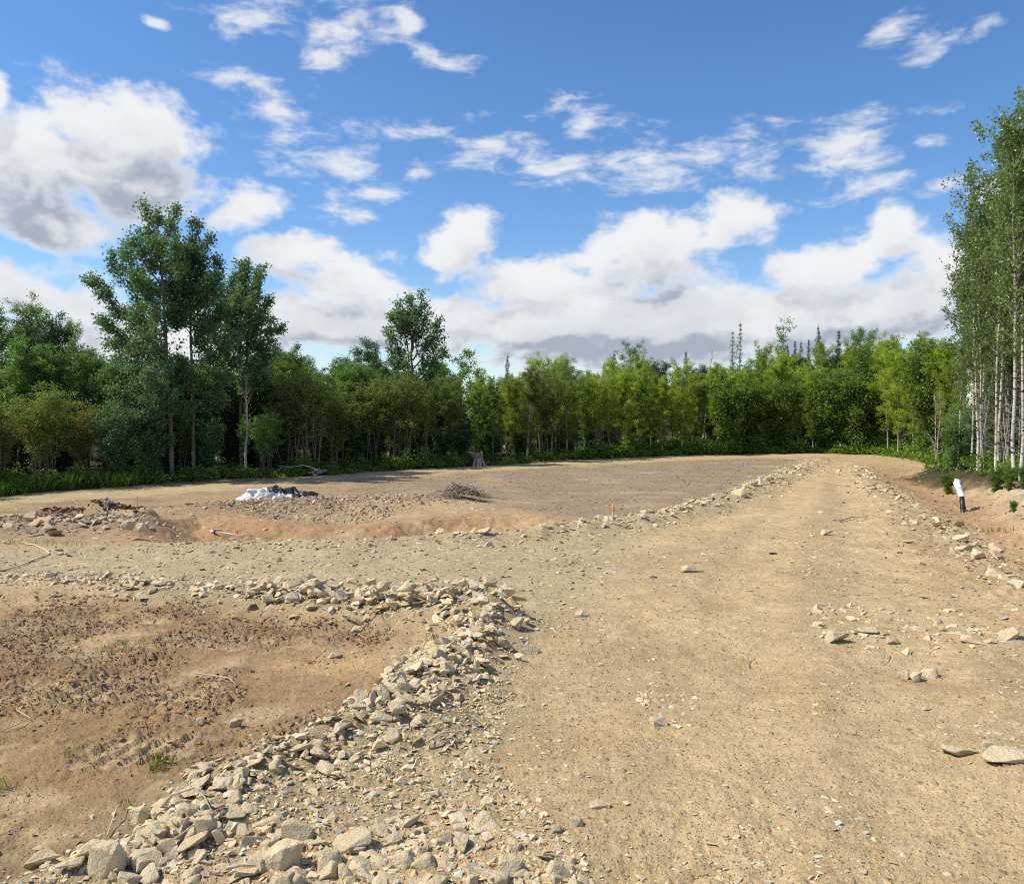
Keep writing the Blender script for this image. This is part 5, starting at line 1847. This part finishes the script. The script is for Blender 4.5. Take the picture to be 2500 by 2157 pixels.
# -- crumpled tarp behind the rubble mound
def sheet(name, u0, u1, v0, v1, nu, nv, shape, seed, fold, mat, parent):
    u, v = np.meshgrid(np.linspace(u0, u1, nu), np.linspace(v0, v1, nv), indexing='ij')
    u, v = u.ravel(), v.ravel()
    wu = u + 0.10 * perlin(u * 5, v * 5, seed + 3)
    wv = v + 0.10 * perlin(u * 5, v * 5, seed + 4)
    rid = 1 - 2.4 * np.abs(perlin(wu * 4.4, wv * 4.0, seed)) + 0.38 * (1 - 2 * np.abs(perlin(wu * 9.5, wv * 9.5, seed + 1)))
    env = shape(u, v)
    z = env * (0.62 + fold * rid)
    x = u + 0.14 * perlin(u * 3.6, v * 3.6, seed + 6) * env * 3
    y = v + 0.14 * perlin(u * 3.6, v * 3.6, seed + 7) * env * 3 - 0.45 * z
    z = np.maximum(z, 0.004 + 0.01 * perlin(u * 9, v * 9, seed + 8))
    i = np.arange(nu - 1)[:, None] * nv
    j = np.arange(nv - 1)[None]
    q = np.stack([i + j, i + nv + j, i + nv + j + 1, i + j + 1], -1).reshape(-1, 4)
    me = mesh_np(name, np.stack([x, y, z], -1), q, smooth=True)
    return obj(name, me, mat, parent)


Yt = 16.35
tx = (690 - W / 2) / F * Yt
tarp = empty('tarp', (tx, Yt, tz(tx, Yt) + 0.02), 0, (1.0, 1.0, 0.74))
bump = lambda u, v, c, w, d, h: h * np.exp(-((u - c) / w) ** 2 - (v / d) ** 2)
sheet('white_sheet', -0.92, 0.52, -0.44, 0.34, 96, 56,
      lambda u, v: bump(u, v, -0.66, 0.20, 0.30, 0.26) + bump(u, v, -0.32, 0.20, 0.28, 0.36) + bump(u, v + 0.20, 0.10, 0.34, 0.16, 0.20), 43, 0.36, M_TARP_W, tarp)
sheet('black_sheet', -0.46, 0.98, -0.16, 0.42, 96, 42,
      lambda u, v: bump(u, v - 0.06, -0.14, 0.22, 0.24, 0.37) + bump(u, v, 0.22, 0.22, 0.22, 0.29) + bump(u, v, 0.60, 0.26, 0.22, 0.21), 61, 0.40, M_TARP_B, tarp)
sheet('grey_fold', 0.02, 0.50, -0.22, 0.14, 40, 30, lambda u, v: bump(u, v, 0.24, 0.16, 0.14, 0.30), 78, 0.34, mat_plain('tarp_grey', (0.36, 0.37, 0.37), 0.4, 0.1, 3, 0.5), tarp)
tag(tarp, 'crumpled white and black plastic tarp on the rubble mound', 'tarp')

# -- stick pile
x, y, z = place(1125, 1221)
y += 0.35
z = tz(x, y)
bp = empty('stick_pile', (x, y, z), 0, (0.84, 0.84, 0.74))
kinds = []
for i in range(7):
    T = Tree(400 + i)
    L = 0.45 + 0.09 * i
    ln = T.line((-L / 2, 0, 0), (L / 2, 0, 0), 7, -0.06 * (i % 3 - 1), 0.03)
    T.wood.add(ln, np.linspace(0.011, 0.005, 7), 5)
    if i % 2:
        T.wood.add(T.line(ln[3], ln[3] + np.array([L * 0.3, L * 0.12, 0.03]), 4), np.linspace(0.007, 0.003, 4), 4)
    me = T.wood.mesh('stick')
    me.materials.append(M_STICK if i % 3 else M_DEAD)
    kinds.append(me)
R2 = random.Random(5)
for i in range(120):
    rr = 0.46 * math.sqrt(R2.random())
    a = R2.uniform(0, 6.28)
    px_, py_ = rr * math.cos(a) * 1.15, rr * math.sin(a) * 0.8
    dome = 0.30 * max(0.0, 1 - (rr / 0.56) ** 1.6)
    o = obj('stick', R2.choice(kinds), None, bp, (px_, py_, 0.02 + dome * R2.uniform(0.45, 1.0)),
            (R2.gauss(0, 0.2), math.atan2(0.30, 0.55) * R2.uniform(0.1, 1.2), a + R2.gauss(0, 0.7)), R2.uniform(0.75, 1.15))
tag(bp, 'brown heap of cut sticks on the dark field right of the tarp', 'stick pile')

# -- buckets
def bucket(px, py, Y, top_z, r, h, tilt, lid, label, tri=False):
    x = (px - W / 2) / F * Y
    b = empty('bucket', (x, Y, top_z - h * math.cos(tilt[1])))
    b.rotation_euler = tilt
    V, q = lathe([(0.0, 0.0), (r * 0.86, 0.0), (r * 0.88, 0.01), (r, h), (r * 0.97, h), (r * 0.84, 0.012), (0.0, 0.012)])
    obj('body', mesh_np('body', V, q, smooth=False), M_WHITE, b)
    V, q = lathe([(r * 1.005, h - 0.05), (r * 1.07, h - 0.05), (r * 1.07, h + 0.004), (r * 0.96, h + 0.004), (r * 0.96, h - 0.03)])
    obj('rim', mesh_np('rim', V, q), M_ORANGE if lid else M_WHITE, b)
    T = Tubes()
    a = np.linspace(0, math.pi, 12)
    T.add(np.stack([np.cos(a) * r * 1.06, -0.35 * r * np.sin(a) - 0.2 * r, h - 0.03 - np.sin(a) * r * 0.8], -1), 0.003, 5)
    obj('handle', T.mesh('handle'), M_STEEL, b)
    if tri:
        m = mesh_np('triangle_label', np.array([(r * 0.10, -r * 0.99, h * 0.30), (r * 0.98, -r * 0.5, h * 0.28), (r * 0.62, -r * 0.92, h * 0.9),
                                                (r * 0.10, -r * 0.90, h * 0.30), (r * 0.92, -r * 0.44, h * 0.28), (r * 0.60, -r * 0.84, h * 0.9)]),
                    np.array([(0, 1, 2), (5, 4, 3), (0, 3, 4), (0, 4, 1), (1, 4, 5), (1, 5, 2), (2, 5, 3), (2, 3, 0)]))
        obj('triangle_label', m, M_RED, b)
    return tag(b, label, 'bucket')


bucket(124, 1250, 13.9, 0.125, 0.098, 0.20, (0.04, 0.02, 0.4), True, 'white bucket with an orange rim half sunk in the soil at the left')
bucket(267, 1240, 13.5, 0.31, 0.062, 0.20, (0.05, -0.16, 0.3), False, 'small white pail with a red triangle beside the dark dirt heap', True)

# -- tools
def at_px(px, py, lift=0.0):
    x, y, z = place(px, py)
    return np.array([x, y, z + lift])


Yh = 13.0
a, b_ = np.array(at_depth(260, 1251, Yh)), np.array(at_depth(336, 1255, Yh - 0.05))
sh = empty('shovel', tuple(a))
obj('shaft', tube_me('shaft', [a - a, (b_ - a) * 0.5 + [0, 0, 0.004], b_ - a], 0.012, 8), M_POLE, sh)
obj('grip', tube_me('grip', [(b_ - a) + [0, -0.03, -0.005], (b_ - a) + [0.012, 0.0, 0.012], (b_ - a) + [0, 0.05, 0.0]], 0.014, 8), M_WOOD, sh)
V = np.array([(-0.14, -0.05, -0.01), (0.02, -0.055, -0.005), (0.02, 0.055, -0.005), (-0.14, 0.05, -0.01), (-0.14, -0.05, -0.02), (0.02, -0.055, -0.015), (0.02, 0.055, -0.015), (-0.14, 0.05, -0.02)])
obj('blade', mesh_np('blade', V, np.array([(0, 1, 2, 3), (7, 6, 5, 4), (0, 4, 5, 1), (1, 5, 6, 2), (2, 6, 7, 3), (3, 7, 4, 0)])), M_STEEL, sh)
tag(sh, 'long-handled shovel lying along the ledge of the dirt heap', 'shovel')

a = at_px(513, 1306, 0.03)
b_ = at_px(592, 1311, 0.03)
d = b_ - a
tl_ = empty('survey_rod', tuple(a))
obj('rod', tube_me('rod', [d * 0.1, d * 0.55 + [0, 0, 0.01], d], 0.010, 8), M_WHITE, tl_)
obj('head', tube_me('head', [d * 0.0, d * 0.05, d * 0.13], [0.016, 0.026, 0.020], 10), M_WHITE, tl_)
obj('clamp', tube_me('clamp', [d * 0.13 + [0, 0, -0.03], d * 0.14 + [0, 0, 0.0], d * 0.15 + [0, 0, 0.035]], [0.014, 0.02, 0.012], 6), M_BLACK, tl_)
w0 = d * 0.66
obj('cable', tube_me('cable', [w0, w0 + [0.02, -0.15, -0.01], w0 + [0.06, -0.35, 0.0], w0 + [0.14, -0.55, 0.01]], 0.004, 5), M_BLACK, tl_)
rv = []
for i in range(9):
    t = i / 8
    rv += [(0.02 + 0.11 * t, 0.03 * math.sin(7 * t), 0.012 + 0.05 * abs(math.sin(4.2 * t))), (0.02 + 0.11 * t, 0.05 + 0.03 * math.cos(6 * t), 0.03 + 0.03 * abs(math.cos(5 * t)))]
rq = [(2 * i, 2 * i + 1, 2 * i + 3, 2 * i + 2) for i in range(8)]
obj('ribbon', mesh_np('ribbon', np.array(rv) + d * 0.66, np.array(rq)), M_ORANGE, tl_)
tag(tl_, 'white survey rod with an orange ribbon lying in the red pit', 'rod')


# -- stakes
def stake(px, py, top, wpx, label, ribbon=None):
    x, y, z = place(px, py)
    h = (py - top) / F * y
    w = wpx / F * y / 2
    s = empty('stake', (x, y, z - 0.05))
    hh = h + 0.05
    V = np.array([(-w, -w, 0), (w, -w, 0), (w, w, 0), (-w, w, 0), (-w, -w, hh), (w, -w, hh), (w, w, hh - 0.01), (-w, w, hh - 0.01)])
    obj('post', mesh_np('post', V, np.array([(0, 3, 2, 1), (4, 5, 6, 7), (0, 1, 5, 4), (1, 2, 6, 5), (2, 3, 7, 6), (3, 0, 4, 7)])), M_WOOD, s)
    if ribbon:
        z0, z1 = (py - ribbon[1]) / F * y + 0.05, (py - ribbon[0]) / F * y + 0.05
        V, q = lathe([(w * 1.5, z0), (w * 2.6, z0 + 0.35 * (z1 - z0)), (w * 2.3, z0 + 0.75 * (z1 - z0)), (w * 1.4, z1)], 9)
        V[:, 0] += w * 0.6
        obj('ribbon', mesh_np('ribbon', V, q), M_ORANGE, s)
    s.rotation_euler = (0.02, 0.015, 0.5)
    return tag(s, label, 'stake')


stake(335, 1240, 1210, 2.4, 'thin pale wooden stake standing behind the shovel ledge')
stake(1496, 1272, 1225, 2.6, 'pale wooden stake with orange ribbon at the field edge', (1236, 1249))
stake(1227, 1290, 1277, 2.0, 'short pale stake in the pit left of the ribboned stake')
stake(532, 1292, 1282, 2.0, 'short leaning stake stub above the survey rod')

# -- pipes
x, y, z = place(1857, 1181)
pp = empty('pipe_stub', (x, y, z - 0.03))
pp.rotation_euler = (0.03, -0.06, 0)
V, q = lathe([(0.0, 0.0), (0.042, 0.0), (0.042, 0.19), (0.050, 0.19), (0.050, 0.215), (0.036, 0.215), (0.036, 0.06), (0, 0.06)], 18)
obj('pipe', mesh_np('pipe', V, q, smooth=False), M_WHITE, pp)
tag(pp, 'short white plastic pipe standing up at the edge of the dark field', 'pipe')
x, y, z = place(2352, 1246)
dp = empty('drain_pipe', (x, y, z))
o0 = np.array([x, y, z])
q1, q2 = np.array(at_depth(2348, 1211, y + 0.10)) - o0, np.array(at_depth(2336, 1180, y + 0.28)) - o0
bl = obj('black_pipe', tube_me('black_pipe', [(0, 0, -0.06), q1 * 0.3, q1], [0.050, 0.048, 0.048], 14), M_BLACK, dp)
obj('coupling', tube_me('coupling', [q1 * 0.22, q1 * 0.26, q1 * 0.34, q1 * 0.38], [0.050, 0.058, 0.058, 0.050], 14), M_BLACK, bl)
wp = obj('white_pipe', tube_me('white_pipe', [q1 * 0.96, q1 * 0.97 + q2 * 0.03, (q1 + q2) / 2, q2], [0.052, 0.060, 0.060, 0.060], 16), M_WHITE, dp)
for f in (0.42, 0.55):
    c = q1 * (1 - f) + q2 * f
    dd = unit(q2 - q1)
    obj('band', tube_me('band', [c - dd * 0.006, c + dd * 0.006], 0.0625, 16), M_STEEL, wp)
dd = unit(q2 - q1)
obj('elbow', tube_me('elbow', [q2 - dd * 0.03, q2 + dd * 0.015, q2 + dd * 0.04 + [0.04, 0, 0.0], q2 + [0.10, 0.02, 0.01]], [0.064, 0.065, 0.058, 0.054], 14), M_WHITE, wp)
obj('cap', tube_me('cap', [q2 + dd * 0.02, q2 + dd * 0.05 + [0.008, 0, 0.02], q2 + dd * 0.06 + [0.01, 0, 0.04]], [0.038, 0.038, 0.034], 12), M_WHITE, wp)
tag(dp, 'white and black plastic drain pipe leaning in the ditch', 'pipe')

# -- stump
x, y, z = place(1167, 1138)
st = empty('tree_stump', (x, y, z), 0, (0.85, 0.85, 0.95))
n, m = 30, 14
a = np.arange(n) * 2 * math.pi / n
V = []
for k in range(m):
    t = k / (m - 1)
    r = 0.215 - 0.03 * math.sin(math.pi * t) + 0.10 * math.exp(-t * 9)
    rad = r * (1 + 0.10 * np.cos(5 * a + 0.6) * (1.2 - t) + 0.05 * np.cos(11 * a + 2) + 0.03 * np.cos(17 * a + t))
    top = 0.58 + 0.05 * np.cos(2 * a + 1) + 0.03 * np.cos(7 * a)
    V.append(np.stack([rad * np.cos(a), rad * np.sin(a), -0.05 + t * top], -1))
for k in range(3):
    r = 0.17 - 0.06 * k
    V.append(np.stack([r * np.cos(a), r * np.sin(a), 0.50 - 0.04 * k + 0.02 * np.cos(7 * a)], -1))
V = np.concatenate(V)
i = np.arange(m + 2)[:, None] * n
j = np.arange(n)[None]
q = np.stack([i + j, i + (j + 1) % n, i + n + (j + 1) % n, i + n + j], -1).reshape(-1, 4)
obj('trunk', mesh_np('trunk', V, q, smooth=True), mat_bark('stump_bark', (0.40, 0.33, 0.26), (0.15, 0.115, 0.085), 14), st)
for ang in (-1.5, -1.15, -2.2, -0.4):
    c, s = math.cos(ang), math.sin(ang)
    obj('root', tube_me('root', [(c * 0.16, s * 0.16, 0.30), (c * 0.235, s * 0.235, 0.16), (c * 0.30, s * 0.30, 0.02), (c * 0.38, s * 0.38, -0.06)], [0.03, 0.045, 0.05, 0.03], 8),
        M_BLEACH, st)
tag(st, 'weathered broken tree stump at the foot of the tree line', 'stump')
sp = plant('sapling', x - 0.03, y - 0.02, 0.55, 'leafy sprout growing on top of the weathered stump', 'plant', None, M_LEAF_SHRUB, None, 0, None, 1.6)
sp.location.z = z + 0.40

# -- fallen limb in the weeds
Yf = edge_depth(735) - 0.15
fl = empty('fallen_branch', tuple(at_depth(760, 1158, Yf)))
f0 = np.array(fl.location)
FP = lambda pts, dy=0: [np.array(at_depth(a, b, Yf + dy * i / max(1, len(pts) - 1))) - f0 for i, (a, b) in enumerate(pts)]
obj('log', tube_me('log', FP([(768, 1156), (780, 1152), (797, 1149)], 0.5), [0.075, 0.07, 0.06], 10), M_DEAD, fl)
obj('limb', tube_me('limb', FP([(782, 1145), (757, 1155), (740, 1148), (718, 1142), (707, 1140), (690, 1138), (672, 1136)], 0.3), [0.04, 0.035, 0.026, 0.022, 0.018, 0.014, 0.008], 7), M_DEAD, fl)
obj('limb', tube_me('limb', FP([(772, 1147), (755, 1139), (738, 1135), (720, 1138), (705, 1142), (690, 1148)], -0.2), [0.025, 0.022, 0.02, 0.016, 0.012, 0.007], 6), M_DEAD, fl)
obj('limb', tube_me('limb', FP([(700, 1138), (685, 1143), (667, 1155)], -0.3), [0.014, 0.011, 0.006], 5), M_DEAD, fl)
tag(fl, 'grey fallen branch lying in the weeds behind the tarp', 'branch')
lg = empty('leaning_stick', tuple(at_depth(358, 1178, edge_depth(370) - 0.2)))
l0 = np.array(lg.location)
obj('stick', tube_me('stick', [(0, 0, 0), np.array(at_depth(375, 1162, edge_depth(370))) - l0, np.array(at_depth(388, 1149, edge_depth(370) + 0.2)) - l0], [0.012, 0.010, 0.006], 6), M_BLEACH, lg)
tag(lg, 'pale stick leaning in the grass left of the tallest poplar', 'stick')

# -- rope
pts = [at_px(a, b, 0.015) for a, b in [(55, 1325), (66, 1330), (85, 1332), (100, 1340), (110, 1344), (121, 1353), (112, 1358), (95, 1364), (70, 1374), (45, 1384), (10, 1394), (-40, 1402), (-120, 1412)]]
r0_ = pts[0]
tag(obj('rope', tube_me('rope', [p_ - r0_ for p_ in pts], 0.009, 6), M_ROPE, None, tuple(r0_)), 'yellow rope snaking across the side track at the left edge', 'rope')


# -- loose sticks
def stick(pts, r, mat, label, forks=()):
    P = [at_px(a, b, r + lift) for a, b, lift in pts]
    o0 = P[0].copy()
    T = Tubes()
    T.add([p_ - o0 for p_ in P], np.linspace(r, r * 0.45, len(P)), 7)
    for fk in forks:
        T.add([at_px(a, b, r * 0.6 + lift) - o0 for a, b, lift in fk], np.linspace(r * 0.6, r * 0.25, len(fk)), 5)
    o = obj('stick', T.mesh('stick'), mat, None, tuple(o0))
    return tag(o, label, 'stick')


stick([(373, 2008, 0.02), (420, 1985, 0.07), (474, 1966, 0.07), (502, 1968, 0.05)], 0.0075, M_BLEACH, 'bleached forked branch lying across rocks near the soil edge',
      [[(474, 1966, 0.07), (500, 1976, 0.05), (516, 1992, 0.02)], [(466, 1968, 0.07), (464, 1955, 0.09)]])
stick([(420, 2063, 0.02), (480, 2040, 0.05), (530, 2008, 0.05), (558, 1980, 0.02)], 0.004, M_BLEACH, 'thin arched twig over the flat-faced slab near the bottom')
stick([(1137, 1768, 0.05), (1158, 1776, 0.05), (1182, 1788, 0.03)], 0.009, M_BLEACH, 'short pale stick lying on rocks right of the ridge')
stick([(1038, 1808, 0.03), (1080, 1808, 0.04), (1125, 1801, 0.03)], 0.007, M_BLEACH, 'pale curved stick in the rubble below the short pale stick')
stick([(838, 1514, 0.03), (880, 1526, 0.03), (920, 1532, 0.02), (950, 1550, 0.01)], 0.010, M_STICK, 'long brown stick at the top of the brown lot')
stick([(818, 1556, 0.01), (845, 1558, 0.02), (868, 1558, 0.01)], 0.005, M_STICK, 'small dark stick below the long brown stick')
stick([(478, 1652, 0.02), (520, 1660, 0.03), (560, 1668, 0.03), (578, 1680, 0.01)], 0.006, M_BLEACH, 'curved pale stick in the middle of the brown lot')
stick([(2050, 1274, 0.01), (2080, 1268, 0.03), (2118, 1266, 0.01)], 0.012, M_STICK, 'dark stick lying across the middle of the road')
stick([(262, 2045, 0.01), (285, 2000, 0.05), (306, 1968, 0.02)], 0.003, M_BLEACH, 'thin pale root rising from dark soil near the left bottom')
stick([(555, 2150, 0.04), (590, 2148, 0.05), (625, 2144, 0.04)], 0.009, M_BLEACH, 'stout pale stick at the bottom edge beside the pitted boulder')
stick([(1830, 1632, 0.005), (1824, 1622, 0.02), (1832, 1604, 0.05)], 0.004, M_STICK, 'tiny crooked twig standing up from the middle of the road')
stick([(2158, 1600, 0.05), (2160, 1612, 0.04), (2150, 1625, 0.01)], 0.004, M_STICK, 'tiny thin twig in the road above the stone trio')
stick([(0, 1790, 0.01), (40, 1778, 0.02), (75, 1762, 0.02), (40, 1745, 0.03)], 0.004, M_BLEACH, 'thin looping root on the soil at the left edge')

# -- dark scraps
for px, py, wpx, lab in [(1886, 1352, 30, 'black scrap of shale lying alone on the road'), (462, 1231, 26, 'black plastic scrap on the soil left of the tarp'),
                         (2196, 1350, 22, 'dark slate piece on the right side of the road'), (1595, 1409, 24, 'flat dark chip on the road left of centre')]:
    x, y, z = place(px, py)
    s = wpx / F * y
    o = obj('scrap', ROCK_ME[3].copy(), None, None, (x, y, z + s * 0.06), (0.1, 0.12, 0.3), (s, s * 0.6, s * 0.45))
    o.data.materials.clear()
    o.data.materials.append(mat_plain('dark_shale', (0.035, 0.03, 0.028), 0.7, 0.3))
    tag(o, lab, 'scrap')
